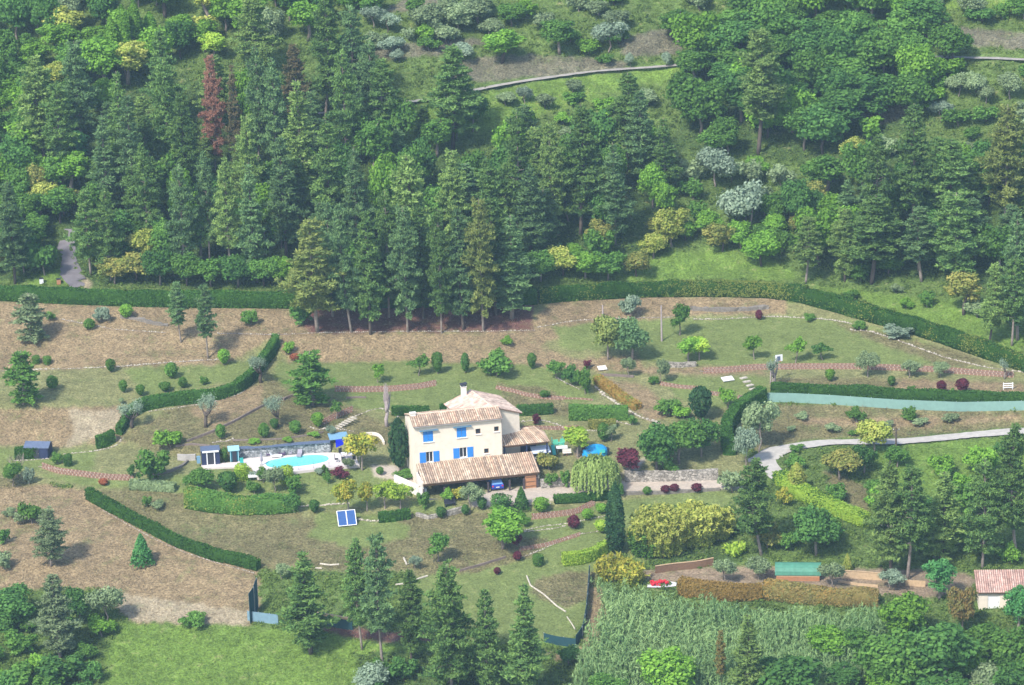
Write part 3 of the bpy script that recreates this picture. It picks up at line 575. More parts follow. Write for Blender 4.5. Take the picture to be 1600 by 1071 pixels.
# ---------------------------------------------------------------- the house
PSI = R(12.0); EX = Vector((math.cos(PSI), math.sin(PSI), 0)); EY = Vector((-math.sin(PSI), math.cos(PSI), 0)); EZ = Vector((0, 0, 1))
O = Vector(PZ(646.3, 666.3, 9.15)); O.z = 0.0
house = empty('house', O, PSI, 'cream plastered two storey house with blue shutters and tiled roofs, beside the pool', 'house')
WH, DH, EH = 12.3, 6.4, 9.15
def panel(mb, o, ax, ah, nrm_, w0, h0, holes, depth=.22, m=0, mr=0):
    """wall rectangle in the plane (ax, ah) from o with rectangular holes and reveals; local coordinates"""
    xs = sorted({0, w0, *[q for h in holes for q in (h[0], h[1])]}); zs = sorted({0, h0, *[q for h in holes for q in (h[2], h[3])]})
    P_ = lambda x, z, k=0.: o+ax*x+ah*z-nrm_*k
    for i in range(len(xs)-1):
        for j in range(len(zs)-1):
            cx, cz = (xs[i]+xs[i+1])/2, (zs[j]+zs[j+1])/2
            if any(h[0] < cx < h[1] and h[2] < cz < h[3] for h in holes): continue
            mb.add([P_(xs[i], zs[j]), P_(xs[i+1], zs[j]), P_(xs[i+1], zs[j+1]), P_(xs[i], zs[j+1])], [(0, 1, 2, 3)], m)
    for x0, x1, z0, z1 in holes:
        V = [P_(x, z, k) for k in (0, depth) for x, z in ((x0, z0), (x1, z0), (x1, z1), (x0, z1))]
        mb.add(V, [(0, 4, 5, 1), (1, 5, 6, 2), (2, 6, 7, 3), (3, 7, 4, 0)], mr)
X, Y = Vector((1, 0, 0)), Vector((0, 1, 0)); mb = MB()
wins = [(1.25, 2.65, 6.7, 8.25, 'closed'), (5.95, 7.3, 6.85, 8.3, 'closed'), (8.6, 9.3, 7.1, 7.85, 'small'), (11.2, 11.85, 7.2, 7.9, 'small'), (1.55, 2.55, 3.72, 5.25, 'open'), (6.25, 7.3, 3.9, 5.35, 'open'), (9.7, 10.35, 4.15, 4.85, 'small')]
panel(mb, Vector((0, 0, -.6)), X, EZ, -Y, WH, EH+.6, [(a, b, c+.6, d+.6) for a, b, c, d, _ in wins])
RZ = EH+.75; RB = EH-.42                  # ridge 2.5 m behind the front, rear eave 6.4 m behind
mb.add([(0, 0, -.6), (0, 0, EH), (0, 2.5, RZ), (0, DH, RB), (0, DH, -.6)], [(0, 1, 2, 3, 4)][::-1]); mb.add([(WH, 0, -.6), (WH, 0, EH), (WH, 2.5, RZ), (WH, DH, RB), (WH, DH, -.6)], [(4, 3, 2, 1, 0)]); mb.add([(0, DH, -.6), (WH, DH, -.6), (WH, DH, RB), (0, DH, RB)], [(3, 2, 1, 0)])
hw = mb.build('wall', [plaster], house)
for a, b, c, d, k in wins:
    wn = MB().box(((a+b)/2, .19, (c+d)/2), (b-a, .03, d-c)).build('window', glass, house)
    fr = MB()
    for x in (a+.04, b-.04): fr.box((x, .145, (c+d)/2), (.07, .05, d-c))
    for z in (c+.035, d-.035): fr.box(((a+b)/2, .145, z), (b-a-.15, .05, .07))
    if k != 'small': fr.box(((a+b)/2, .14, (c+d)/2), (.08, .05, d-c-.15))
    fr.build('window_frame', white if k != 'small' else wood, wn); MB().box(((a+b)/2, -.05, c-.05), (b-a+.2, .16, .08)).build('sill', white, wn)
    def shutter(x0, x1, y):
        s_ = MB().box(((x0+x1)/2, y, (c+d)/2), (x1-x0, .045, d-c))
        for zz in (.2, .5, .8): s_.box(((x0+x1)/2, y-.035, c+(d-c)*zz), (x1-x0-.06, .02, .07))
        s_.build('shutter', bluem, wn)
    if k == 'closed':
        shutter(a+.02, (a+b)/2-.02, .05); shutter((a+b)/2+.02, b-.02, .05)
        MB().box(((a+b)/2+.1, -.17, d+.13), (b-a+1.2, .34, .06), tilt=('X', .2)).build('lintel_ledge', mat('ledge', (.10, .20, .29), .7, .1, 3), wn)
    if k == 'open':
        shutter(a-.88, a-.03, -.04); shutter(b+.03, b+.86, -.04)
tile_roof('roof', (-.1, -.3, EH-.06), (WH+.12, -.3, EH-.06), (WH+.12, 2.5, RZ+.03), (-.1, 2.5, RZ+.03), house)
tile_roof('roof', (WH+.12, DH+.25, RB-.05), (-.1, DH+.25, RB-.05), (-.1, 2.52, RZ+.03), (WH+.12, 2.52, RZ+.03), house)
gt = MB(); gt.tube([(-.1, -.36, EH-.1), (WH+.1, -.36, EH-.1)], .06, 8); gt.tube([(WH-.05, -.3, EH-.15), (WH-.05, -.06, EH-.5), (WH-.05, -.06, 3.8)], .04, 7); gt.build('gutter', mat('zinc', (.30, .28, .27), .5, .15, 3), house)
rg = MB(); rg.tube([(x, 2.5, RZ+.06) for x in np.linspace(-.12, WH+.14, 30)], .11, 8); rg.build('ridge_tiles', mat('ridge_clay', (.60, .46, .36), .9, .3, 6), house)
MB().box((.35, 2.3, RZ+.1), (.75, .5, .55)).box((.35, 2.3, RZ+.42), (.9, .65, .09)).build('chimney', plasterw, house)
# rear wing, its ridge running back at a steeper angle
a2 = R(10.5); ex2 = Vector((math.cos(a2), math.sin(a2), 0)); ey2 = Vector((-math.sin(a2), math.cos(a2), 0))
apex = Vector((WH-.75, 2.5, RZ+.05)); HWl, HWr, LW, dp = 3.7, 4.0, 7.7, .36
def W2(x, y, z): return apex+ex2*x+ey2*y+EZ*z
mb = MB(); zb = -RZ-.6; front = [W2(-HWl, 0, zb), W2(HWr, 0, zb), W2(HWr, 0, -HWr*dp-.1), W2(0, 0, -.1), W2(-HWl, 0, -HWl*dp-.1)]; back = [q+ey2*LW for q in front]
mb.add(front+back, [(0, 1, 2, 3, 4), (9, 8, 7, 6, 5), (1, 6, 7, 2), (5, 0, 4, 9)]); mb.build('rear_wing', plaster, house)
PK = [(.62, .40, .32), (.66, .48, .40), (.55, .36, .28), (.70, .52, .42), (.60, .34, .27), (.48, .34, .28)]
GR = [(.48, .36, .29), (.55, .43, .35), (.42, .30, .24), (.60, .48, .39), (.34, .26, .21)]
o_ = .35
tile_roof('roof', W2(-HWl-o_, LW+o_, -(HWl+o_)*dp), W2(-HWl-o_, -.25, -(HWl+o_)*dp), W2(0, -.25, 0), W2(0, LW+o_, 0), house, pal=PK)
tile_roof('roof', W2(HWr+o_, -.25, -(HWr+o_)*dp), W2(HWr+o_, LW+o_, -(HWr+o_)*dp), W2(0, LW+o_, 0), W2(0, -.25, 0), house, pal=GR)
rg = MB(); rg.tube([W2(0, y, .06) for y in np.linspace(-.3, LW+.4, 24)], .11, 8); rg.build('ridge_tiles', _mc['ridge_clay'], house)
cp = W2(-1.3, LW-.5, 0); ch = MB().box((cp.x, cp.y, cp.z+.2), (.7, .6, 1.5)); chm = ch.build('chimney', plasterw, house)
MB().box((cp.x, cp.y, cp.z+1.0), (.85, .75, .08)).build('chimney_ledge', plasterw, chm)
cw = MB(); [cw.box((cp.x+sx*.25, cp.y+sy*.22, cp.z+1.17), (.1, .1, .28)) for sx in (-1, 1) for sy in (-1, 1)]; cw.box((cp.x, cp.y, cp.z+1.38), (1.0, .85, .1), tilt=('Y', -.12)); cw.build('chimney_cap', darkm, chm)
# carport along the foot of the facade
GD, GW, GE, GT = 4.46, 16.2, 2.3, 3.68
tile_roof('carport_roof', (.15, -GD-.2, GE), (GW+.25, -GD-.2, GE), (GW+.25, -.02, GT), (.15, -.02, GT), house, pal=TCOL)
MB().box((GW/2+.1, -GD+.05, GE-.21), (GW-.1, .2, .22)).build('beam', wood, house)
for x in (.25, 3.1, 6.3, 9.2, 12.2, 14.2, 16.05): MB().box((x, -GD+.05, .74), (.24, .22, 1.66+.0)).build('post', mat('shade_dark_timber', (.07, .055, .06), .8, .2, 4), house)  # post colour darkened to carry the carport's inside shade
MB().box((8.2, -.16, 1.3), (15.7, .1, 3.1)).build('carport_back_shade', navy, house)  # dark sheet over the facade foot; the carport's shade is put into its colour
MB().box((GW/2, -2.3, .03), (GW+.3, 4.9, .06)).build('carport_floor', mat('floor_shade_dark', (.10, .10, .11), .9, .2, 2), house)  # floor colour darkened to hold the shade under the roof
MB().box((.13, -2.3, 1.3), (.2, 4.1, 2.5)).build('carport_side_wall', plasterw, house); MB().box((GW+.1, -2.3, .95), (.25, 4.0, 1.9)).build('carport_side_wall', rubble, house)
dr = MB().box((15.15, -GD+.12, .95), (1.55, .08, 1.85)).build('storage_door', woodo, house)
db = MB(); [db.box((15.15, -GD+.065, z), (1.4, .03, .12)) for z in (.35, 1.0, 1.65)]; db.build('door_batten', wood, dr)
# veranda roof at the right end
vo = Vector(PZ(785.5, 698, 4.75)); vl = Matrix.Rotation(-PSI, 3, 'Z') @ (vo-O); VW, VD = 6.6, 3.4
tile_roof('veranda_roof', vl, vl+X*VW, vl+X*(VW-1.5)+Y*(VD+.2)+EZ*1.12, vl+Y*(VD+.2)+EZ*1.12, house, pal=TCOL)
tile_roof('veranda_roof', vl+X*VW, vl+X*(VW+.2)+Y*4.4, vl+X*(VW-1.4)+Y*(VD+.5)+EZ*1.12, vl+X*(VW-1.5)+Y*(VD+.2)+EZ*1.12, house, pal=TCOL)
for x in (.3, 3.4, 6.3): MB().box((vl.x+x, vl.y+.25, vl.z/2+.55), (.2, .2, vl.z-1.35)).build('post', navy, house)
MB().box((vl.x+VW/2, vl.y+.25, vl.z-.16), (VW-.2, .18, .2)).build('beam', wood, house)
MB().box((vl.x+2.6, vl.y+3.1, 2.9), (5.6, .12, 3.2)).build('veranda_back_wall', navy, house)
MB().box((vl.x+3.4, vl.y+1.9, 1.1), (7.4, 4.2, 2.2)).build('terrace_base', rubble, house)
# car under the carport
cl = O+EX*10.55+EY*(-2.35); car = empty('parked_car', (cl.x, cl.y, .06), PSI, 'small blue car parked nose in under the tiled carport roof', 'car')
def carbody():
    mb = MB(); xs = [-.84, -.80, .80, .84]; prof = [(-1.95, .45), (-1.98, .75), (-1.9, .95), (-1.2, 1.0), (-.7, 1.0), (1.3, .98), (1.9, .85), (2.0, .5), (1.9, .28), (-1.85, .28)]
    V = [(s*.84, y, z) for s in (-1, 1) for y, z in prof]; n = len(prof); mb.add(V, [tuple(range(n))[::-1], tuple(range(n, 2*n))]+[(i, (i+1) % n, (i+1) % n+n, i+n) for i in range(n)]); return mb
cb = carbody().build('body', carblue, car); mb = MB(); pr = [(-1.85, .98), (-1.35, 1.45), (.1, 1.47), (.95, .98)]; V = [(s*(.74-.08*(z > 1.2)), y, z) for s in (-1, 1) for y, z in pr]
mb.add(V, [(3, 2, 1, 0), (4, 5, 6, 7), (0, 1, 5, 4), (2, 3, 7, 6)]); mb.build('window', carpale, car); MB().box((0, -.6, 1.475), (1.3, 1.5, .05)).build('roof_panel', carblue, car)
MB().box((0, -1.99, .62), (.5, .02, .12)).build('licence_plate', white, car)
for s in (-1, 1):
    MB().box((s*.66, -1.97, .78), (.22, .05, .18)).build('tail_light', redp, car)
    for y in (-1.25, 1.3):
        t_ = MB(); t_.tube([(s*.62, y, .3), (s*.86, y, .3)], .3, 14); wh = t_.build('wheel', rubber, car); t_ = MB(); t_.tube([(s*.8, y, .3), (s*.875, y, .3)], .17, 10); t_.build('rim', metal, wh)
# ---------------------------------------------------------------- hedges
hedge('long clipped green hedge across the foot of the wood, left of the tall pines', [(-160, 462), (0, 468), (60, 471), (120, 474), (200, 477), (300, 479), (440, 480), (560, 480), (700, 478), (838, 474)], 2.35, 1.1, 'hedge', 40, .18, lm2=None)
hedge('long curving clipped hedge climbing above the upper right lawn', [(842, 473), (900, 468), (1000, 463), (1100, 461), (1200, 463), (1245, 469), (1300, 484), (1350, 498), (1400, 512), (1450, 527), (1500, 544), (1560, 564), (1610, 582), (1700, 608)], 2.35, 1.1, 'hedge', 40, .18, lm2='hedgey')
hedge('dark clipped hedge curving down between the left lawn and the olive slope', [(432, 540), (424, 556), (405, 580), (390, 600), (370, 614), (340, 624), (300, 629), (260, 633), (226, 640), (205, 652)], 1.75, 1.2)
hedge('short dark clump of hedge where the curving hedge turns down', [(203, 652), (196, 664), (186, 680)], 1.2, 1.1)
hedge('small square clipped hedge at the lower end of the curving hedge', [(151, 700), (165, 697), (177, 690)], 1.7, 1.0)
hedge('low clipped hedge in front of the dark garden shed', [(25, 716), (48, 715), (72, 713)], 1.5, 1.1)
hedge('long clipped hedge slanting down the left side of the bottom lawn', [(138, 778), (160, 790), (200, 812), (240, 833), (280, 853), (330, 872), (370, 881), (404, 890)], 1.45, 1.1)
hedge('thick billowing green hedge below the pool lawn', [(293, 790), (330, 797), (380, 801), (430, 799), (462, 796)], 2.3, 1.7, 'green', lm2='hedgey', wob=.3)
hedge('loose two tone hedge under the big bush left of the pool lawn', [(204, 763), (230, 764), (274, 767)], 1.1, 1.1, 'olive', wob=.25)
hedge('low dark hedge just below the bare pollard, left of the stone wall', [(592, 815), (615, 813), (640, 809)], 1.2, 1.1)
hedge('dark straight hedge left of the house behind the bare pollard tree', [(613, 648), (640, 648), (670, 648)], 1.2, .9)
hedge('short dark hedge tucked behind the house chimney', [(688, 642), (700, 641), (712, 640)], .9, .9)
hedge('dark clipped hedge right of the house wing, left of the gap', [(808, 648), (835, 648), (864, 645)], 1.35, 1.0)
hedge('bright clipped block hedge right of the gap behind the house', [(890, 655), (935, 656), (981, 655)], 2.1, 1.1, 'green')
hedge('orange tinged flowering hedge slanting down behind the block hedge', [(932, 598), (950, 610), (975, 628), (997, 640)], 1.1, 1.3, 'orangeh', lm2='hedgey', wob=.3)
hedge('dark curved hedge sweeping round the right corner of the garden', [(1192, 628), (1172, 640), (1150, 655), (1138, 672), (1134, 690), (1140, 712)], 2.2, 1.6)
hedge('long low hedge behind the teal windscreen on the right', [(1205, 618), (1300, 621), (1360, 623), (1400, 626), (1500, 631), (1610, 633), (1700, 660)], 1.9, .9)
hedge('low dark hedge along the driveway edge left of the cypress', [(866, 784), (900, 783), (950, 777)], .9, 1.0)
hedge('bright yellow green clipped hedge left of the cypress foot', [(880, 882), (905, 880), (925, 875), (950, 860)], 1.5, 1.1, 'lime')
hedge('yellow topped hedge slanting down beside the lower gravel track', [(1218, 752), (1245, 775), (1290, 792), (1320, 808), (1355, 820)], 1.5, 2.2, 'lime', lm2='hedge', wob=.2)
hedge('rust coloured hedge in front of the reed field behind the red heap', [(1062, 928), (1100, 934), (1150, 936), (1190, 934)], 1.9, 1.6, 'orangeh', wob=.3)
hedge('long brown and green hedge above the right half of the reeds', [(1195, 934), (1250, 940), (1300, 944), (1372, 946)], 2.1, 1.6, 'rust', lm2='orangeh', wob=.3)
hedge('autumn tinted flower bed beneath the bright block hedge', [(920, 668), (945, 668), (962, 667)], .9, 1.0, 'autumn', wob=.4)
# ---------------------------------------------------------------- stone edgings, walls, tile borders
for lab, pts, r, g in [
 ('white stones edging the left lawn under the brown bank', [(-20, 581), (50, 578), (120, 576), (200, 572), (270, 566), (341, 562)], .16, 1.6),
 ('row of pale stones on the brown bank above the left lawn', [(95, 499), (130, 506), (180, 515), (260, 520)], .15, 2.2),
 ('thin line of white stones crossing below the tall pines', [(340, 521), (440, 523), (500, 520), (640, 518), (760, 518), (835, 516)], .14, 2.1),
 ('pale stones along the top of the slope behind the grey pines', [(838, 512), (870, 506), (900, 501), (935, 499), (1000, 497), (1050, 496)], .15, 2.0),
 ('white stones edging the top of the upper right lawn', [(1085, 499), (1130, 499), (1200, 495), (1240, 496), (1300, 500), (1330, 506)], .17, 1.7),
 ('white stones curving down the far right side of the lawn', [(1330, 516), (1360, 518), (1400, 531), (1440, 546), (1480, 560), (1540, 574), (1600, 582)], .18, 1.6),
 ('white stones along the lower side of the curving left hedge', [(232, 643), (280, 637), (330, 629), (375, 616), (395, 598)], .12, 1.8),
 ('pale stones rimming the terrace by the small square hedge', [(100, 710), (150, 705), (180, 698), (192, 685)], .14, 1.6),
 ('white stones under the low hedge by the dark shed', [(22, 720), (50, 719), (76, 717)], .13, 1.5),
 ('pale stone line leading from the shed hedge to the tile border', [(60, 729), (80, 732), (110, 737)], .15, 1.6),
 ('curved white stone edge rising left of the bare pollard', [(527, 667), (545, 655), (565, 646), (590, 638), (605, 640), (622, 652)], .16, 1.5),
 ('cluster of white stones round the bush above the pool wall', [(486, 668), (497, 672), (508, 670)], .2, 1.3),
 ('white stone ring below the egg shaped bush above the playhouse', [(333, 692), (345, 690), (356, 690), (364, 686)], .2, 1.3),
 ('white stones behind the pool shelter roof', [(518, 670), (540, 672), (552, 674)], .18, 1.4),
 ('pale boulders edging the bed under the bright block hedge', [(890, 654), (925, 657), (965, 659), (985, 664)], .2, 1.2),
 ('pale stones along the bed right of the house wing', [(815, 659), (845, 656), (866, 662), (880, 668)], .17, 1.3),
 ('diagonal run of boulders beneath the orange flowering hedge', [(930, 605), (945, 618), (975, 638), (1000, 652), (1030, 662)], .24, 1.2),
 ('white stone edging below the olive tree pair near the block hedge', [(868, 590), (885, 599), (905, 608)], .15, 1.2),
 ('pale stone edge along the driveway planting', [(740, 792), (800, 790), (860, 787)], .16, 1.7),
 ('upper line of white stones in the lower right flower terrace', [(820, 829), (850, 822), (890, 818), (945, 806)], .13, 1.4),
 ('lower line of white stones in the lower right flower terrace', [(820, 831), (860, 827), (885, 822)], .13, 1.3),
 ('dotted white stones curving across the lawn below the purple bush', [(812, 872), (845, 860), (870, 848), (900, 836), (935, 830)], .13, 1.7),
 ('white stones rimming the foot of the slanting left hedge', [(160, 797), (200, 820), (240, 842), (290, 864), (340, 880), (398, 896)], .1, 2.2),
 ('pale rocks piled behind the solar panels', [(560, 812), (585, 815), (603, 812)], .25, 1.0),
 ('dry stones lining the slope left of the solar panels', [(462, 792), (500, 790), (545, 787)], .2, 1.3),
 ('white pebbles crossing the lawn above the willow', [(905, 672), (935, 674), (945, 673)], .12, 1.2),
 ('stones around the white flagstone steps near the hedge bend', [(1178, 612), (1190, 610), (1200, 616)], .25, 1.2),
 ('pale rocks at the left end of the long tile border', [(1094, 580), (1103, 582)], .28, 1.0)]:
    stones(lab, pts, r, g)
wall('retaining_wall', 'rough stone retaining wall along the upper side of the driveway', 'stone wall', [(976, 752), (1020, 752), (1070, 751), (1122, 749)], 1.5, .5, rubble, step=.7, jit=.1)
wall('retaining_wall', 'rough stone wall beside the carport behind green shrubs', 'stone wall', [(845, 763), (870, 761), (888, 759)], 1.3, .4, rubble, jit=.1)
wall('pool_wall', 'long grey stone wall with slate coping behind the pool', 'stone wall', [(372, 717), (420, 714), (480, 709), (517, 706.5)], 1.55, .35, poolwall, cap=slate, capt=.12, capo=.28)
wall('retaining_wall', 'pale rubble wall under the lime green trees on the upper lawn', 'stone wall', [(1034, 572), (1060, 574), (1088, 572)], .7, .5, rubble, jit=.12)
wall('retaining_wall', 'low mortared stone wall between dark bushes below the carport', 'stone wall', [(698, 806), (712, 803), (725, 799)], .8, .4, rubble, jit=.08)
wall('retaining_wall', 'low pale stone wall below the shrubs left of the dark bushes', 'stone wall', [(650, 806), (668, 811), (684, 808)], .5, .4, rubble, jit=.1)
wall('retaining_wall', 'white plastered wall slanting up to the left corner of the carport', 'plaster wall', [(617, 758), (635, 766), (655, 775)], 1.5, .3, plasterw, step=.5)
wall('retaining_wall', 'small pale wall panel left of the dark playhouse', 'plaster wall', [(278, 719), (292, 720), (306, 719)], .9, .3, concrete)
wall('retaining_wall', 'dark stone wall strip crossing the brown bank at upper right', 'stone wall', [(1078, 484), (1120, 486), (1170, 485), (1200, 482)], .5, .5, stoneg, jit=.25)
wall('retaining_wall', 'low grey stone wall on the dry bank left of the slender pines', 'stone wall', [(188, 496), (215, 499), (240, 507), (262, 509)], .3, .6, stoneg, jit=.3)
wall('retaining_wall', 'low stone wall in shade below the driveway by the purple bushes', 'stone wall', [(975, 772), (1040, 771), (1125, 766)], .35, .4, stoneg, jit=.1)
wall('retaining_wall', 'curved dark wall edging the terrace beside the big bush', 'stone wall', [(240, 742), (265, 738), (285, 730), (293, 722)], .35, .3, stoneg, jit=.1)
for lab, pts, h, m in [
 ('brown garden kerb climbing left of the gnarled olive', [(292, 691), (330, 677), (372, 657), (400, 641), (425, 629), (452, 622)], .35, kerbm),
 ('short dark kerb piece left of the round green tree', [(443, 626), (452, 621), (463, 619)], .35, kerbm),
 ('short dark kerb on the lawn below the left tile border', [(541, 623), (555, 622), (572, 622)], .25, kerbm),
 ('thin brown kerb running behind the round bushes above the pool', [(364, 689), (400, 688), (440, 687), (480, 681), (505, 676)], .2, kerbm),
 ('long brown kerb at the right side of the lower lawn', [(718, 893), (745, 886), (790, 872)], .3, kerbm),
 ('rotting log kerb below the white concrete slab', [(935, 587), (960, 588), (990, 590)], .35, kerbm),
 ('thin grey kerb left of the upper left wall', [(275, 698), (300, 695), (330, 698)], .25, kerbm)]:
    wall('garden_kerb', lab, 'kerb', pts, h, .18, m, jit=.05)
for lab, pts, rows in [
 ('long terracotta tile border across the lawn above the house', [(524, 612), (560, 613), (610, 612), (655, 608), (680, 603)], 3),
 ('terracotta tile border on the bank right of the house chimney', [(775, 608), (800, 613), (820, 619), (850, 624), (880, 625)], 2),
 ('pale end of the tile border above the block hedge', [(880, 624), (905, 624), (925, 626)], 1),
 ('terracotta tile border at the foot of the right wing', [(815, 672), (840, 671), (870, 672), (902, 671)], 2),
 ('very long terracotta tile border across the right lawn, left half', [(1100, 584), (1140, 582), (1180, 578), (1250, 577), (1336, 577)], 3),
 ('very long terracotta tile border across the right lawn, right half', [(1340, 577), (1400, 579), (1470, 582), (1530, 587), (1582, 590)], 3),
 ('dark red tile border on the slope below the white flagstone', [(1032, 602), (1060, 607), (1088, 609)], 2),
 ('short piece of red tile border left of the small lime tree', [(1110, 617), (1124, 619)], 2),
 ('short piece of red tile border beside the curved hedge', [(1153, 623), (1168, 625)], 2),
 ('long tile border below the dark shed on the left', [(66, 732), (90, 740), (130, 745), (170, 750), (206, 751)], 3),
 ('tile border below the driveway in the lower garden', [(832, 812), (870, 808), (900, 804), (928, 790)], 3),
 ('low tile border under the purple bushes of the lower garden', [(812, 861), (850, 855), (880, 846), (905, 838)], 2),
 ('short terracotta border rising left of the bare pollard', [(506, 664), (520, 656), (535, 650), (550, 644)], 3)]:
    tile_border(lab, pts, rows)
# ---------------------------------------------------------------- windscreens and fences
wall('windscreen', 'long pale teal windscreen in front of the hedge above the upper road', 'screen fence', [(1198, 628), (1240, 629), (1300, 632), (1400, 639), (1500, 643), (1610, 641), (1700, 665)], 1.4, .05, screenm, posts=3.0, step=.5)
wall('windscreen', 'dark green netting fence beside the bare earth path', 'screen fence', [(921, 900), (919, 930), (916, 965), (911, 995), (900, 1010)], 1.5, .05, screend, posts=2.5, step=.5)
wall('windscreen', 'green netting fence along the bottom of the lower lawn', 'screen fence', [(850, 1003), (870, 1008), (900, 1012)], 1.2, .05, screend, posts=2.5, step=.5)
wall('windscreen', 'dark netting fence rising on the left of the front pines', 'screen fence', [(403, 950), (398, 965), (391, 975)], 4.2, .05, screend, posts=2.0, step=.5)
wall('windscreen', 'blue grey sheet fence panel at the corner left of the front pine', 'screen fence', [(387, 970), (405, 972), (435, 976)], 1.35, .05, screenb, posts=1.6, step=.4)
wall('windscreen', 'dark blue netting fence between the two front pines', 'screen fence', [(495, 976), (520, 980), (551, 985)], 1.4, .05, screend, cap=woodl, capt=.3, capo=.12)
wall('board_wall', 'weathered wooden board wall behind the red heap', 'board wall', [(1024, 896), (1050, 892), (1090, 888), (1115, 883)], 1.0, .12, wood, cap=woodl, capt=.06)
wall('board_wall', 'light wooden board wall right of the green tarp shed', 'board wall', [(1318, 903), (1340, 904), (1378, 907)], 1.0, .12, woodl, cap=woodl, capt=.06)
wall('board_wall', 'lower light boards along the yard below the yellow shrub', 'board wall', [(1310, 910), (1340, 915), (1372, 918)], .35, .12, woodl)
wall('board_wall', 'light wooden boards between the dark pine trunks and bright tree', 'board wall', [(1415, 915), (1430, 916), (1446, 917)], .8, .12, woodl)
# ---------------------------------------------------------------- pool terrace
def flat(name, pts, z, m, th=.3, kind=None):
    n = len(pts); w_ = [PZ(u, v, z) for u, v in pts]; c = np.mean(w_, 0); V = [tuple(p-c) for p in w_]+[(p[0]-c[0], p[1]-c[1], -th) for p in w_]
    o = mesh(name, V, [tuple(range(n))[::-1], tuple(range(n, 2*n))]+[(i, (i+1) % n, (i+1) % n+n, i+n) for i in range(n)], m); o.location = c
    bpy.context.view_layer.update(); me = o.data
    import bmesh; bm = bmesh.new(); bm.from_mesh(me); bmesh.ops.recalc_face_normals(bm, faces=bm.faces); bm.to_mesh(me); bm.free()
    if kind: o['kind'] = kind
    return o
flat('pool_deck', [(370, 722), (384, 716), (528, 705), (550, 701), (562, 727), (526, 730), (456, 737), (434, 744), (402, 745), (392, 729), (320, 731), (314, 726), (366, 722)], 1.62, deckm, .5, 'structure')
pc = Vector(PZ(464.5, 721.3, 1.62)); pool = empty('swimming_pool', pc, R(14), 'oval turquoise swimming pool set in the pale deck', 'swimming pool')
def oval(L_, W_, n=48, p=2.6): return [(abs(math.cos(t))**(2/p)*math.copysign(1, math.cos(t))*L_/2, abs(math.sin(t))**(2/p)*math.copysign(1, math.sin(t))*W_/2) for t in np.linspace(0, 2*math.pi, n, endpoint=False)]
n = 48; a_ = oval(9.7, 4.9); b_ = oval(8.9, 4.2); MB().add([(x, y, .02) for x, y in a_]+[(x, y, .07) for x, y in b_]+[(x, y, -.02) for x, y in b_], [(i, (i+1) % n, n+(i+1) % n, n+i) for i in range(n)]+[(n+i, n+(i+1) % n, 2*n+(i+1) % n, 2*n+i) for i in range(n)]).build('rim', white, pool)
pw, pnt, pb = nmat('pool_water'); pb.inputs['Base Color'].default_value = (.08, .62, .66, 1); pb.inputs['Roughness'].default_value = .08; pb.inputs['Specular IOR Level'].default_value = .5
tcn = node(pnt, 'TexCoord'); wv = node(pnt, 'TexNoise', i_Scale=2.2, i_Detail=3.); pnt.links.new(tcn.outputs['Object'], wv.inputs[0]); bpn = node(pnt, 'Bump', i_Strength=.25, i_Distance=.1); pnt.links.new(wv.outputs[0], bpn.inputs['Height']); pnt.links.new(bpn.outputs[0], pb.inputs['Normal'])
mxn = node(pnt, 'Mix', data_type='RGBA'); mxn.inputs[6].default_value = (.09, .50, .50, 1); mxn.inputs[7].default_value = (.24, .70, .66, 1); pnt.links.new(wv.outputs[0], mxn.inputs[0]); pnt.links.new(mxn.outputs[2], pb.inputs['Base Color'])
MB().add([(x*.995, y*.995, .035) for x, y in b_], [tuple(range(n))]).build('pool_water', pw, pool)
def T(name, u, v, z, rz, label, cat, group=None):
    p = G(u, v) if z is None else Vector(PZ(u, v, z)); return empty(name, p, rz, label, cat, group)
# pool shelter with the blue tarp
e = T('pool_shelter', 531, 705, 1.62, R(12), 'small shelter with slate blue roof and royal blue tarp at the pool end', 'shelter')
MB().box((0, .9, 1.95), (2.7, 1.9, .1), tilt=('X', .18)).build('roof', bluet, e); MB().box((.15, -.02, .9), (1.35, .05, 1.75)).build('tarp', bluetarp, e)
for x in (-1.2, 1.2): MB().box((x, 0, .9), (.1, .1, 1.8)).build('post', darkm, e)
MB().box((0, 1.75, .9), (2.5, .06, 1.8)).box((1.2, .9, .9), (.06, 1.6, 1.8)).box((-1.2, .9, .9), (.06, 1.6, 1.8)).build('wall', navy, e)
e = T('playhouse', 330, 727, 1.55, R(8), 'dark playhouse with white door frame and white fascia left of the pool', 'playhouse')
MB().box((0, 1.0, 1.05), (2.5, 1.9, 2.1)).build('wall', navy, e); MB().box((0, .95, 2.16), (2.7, 2.1, .08)).build('roof', slate, e); MB().box((0, -.12, 2.05), (2.3, .08, .26)).build('fascia', white, e)
dd = MB().box((0, .02, 1.0), (.95, .04, 1.8)).build('door', darkm, e)
f_ = MB(); [f_.box((x, -.04, 1.0), (.14, .08, 1.84)) for x in (-.52, .52)]; f_.box((0, -.04, .06), (1.2, .08, .1)); f_.build('door_frame', white, dd)
MB().box((-1.7, .2, .9), (.5, .4, 1.0)).build('side_cabinet', bluet, e)
e = T('bathing_hut', 367, 722, 1.62, R(8), 'small dark teal hut with pale blue trim at the left end of the pool wall', 'hut')
MB().box((0, .8, .85), (1.2, 1.2, 1.7)).build('wall', mat('deep_teal', (.01, .12, .17), .6, .2, 3), e); MB().box((-.05, .75, 1.76), (1.6, 1.5, .09), tilt=('X', .15)).build('roof', mat('pale_blue', (.30, .55, .62), .5, .1, 3), e)
f_ = MB(); [f_.box((x, .16, .85), (.1, .08, 1.7)) for x in (-.55, .55)]; f_.build('trim', _mc['pale_blue'], e); MB().box((0, .16, .8), (.6, .05, 1.5)).build('door', darkm, e)
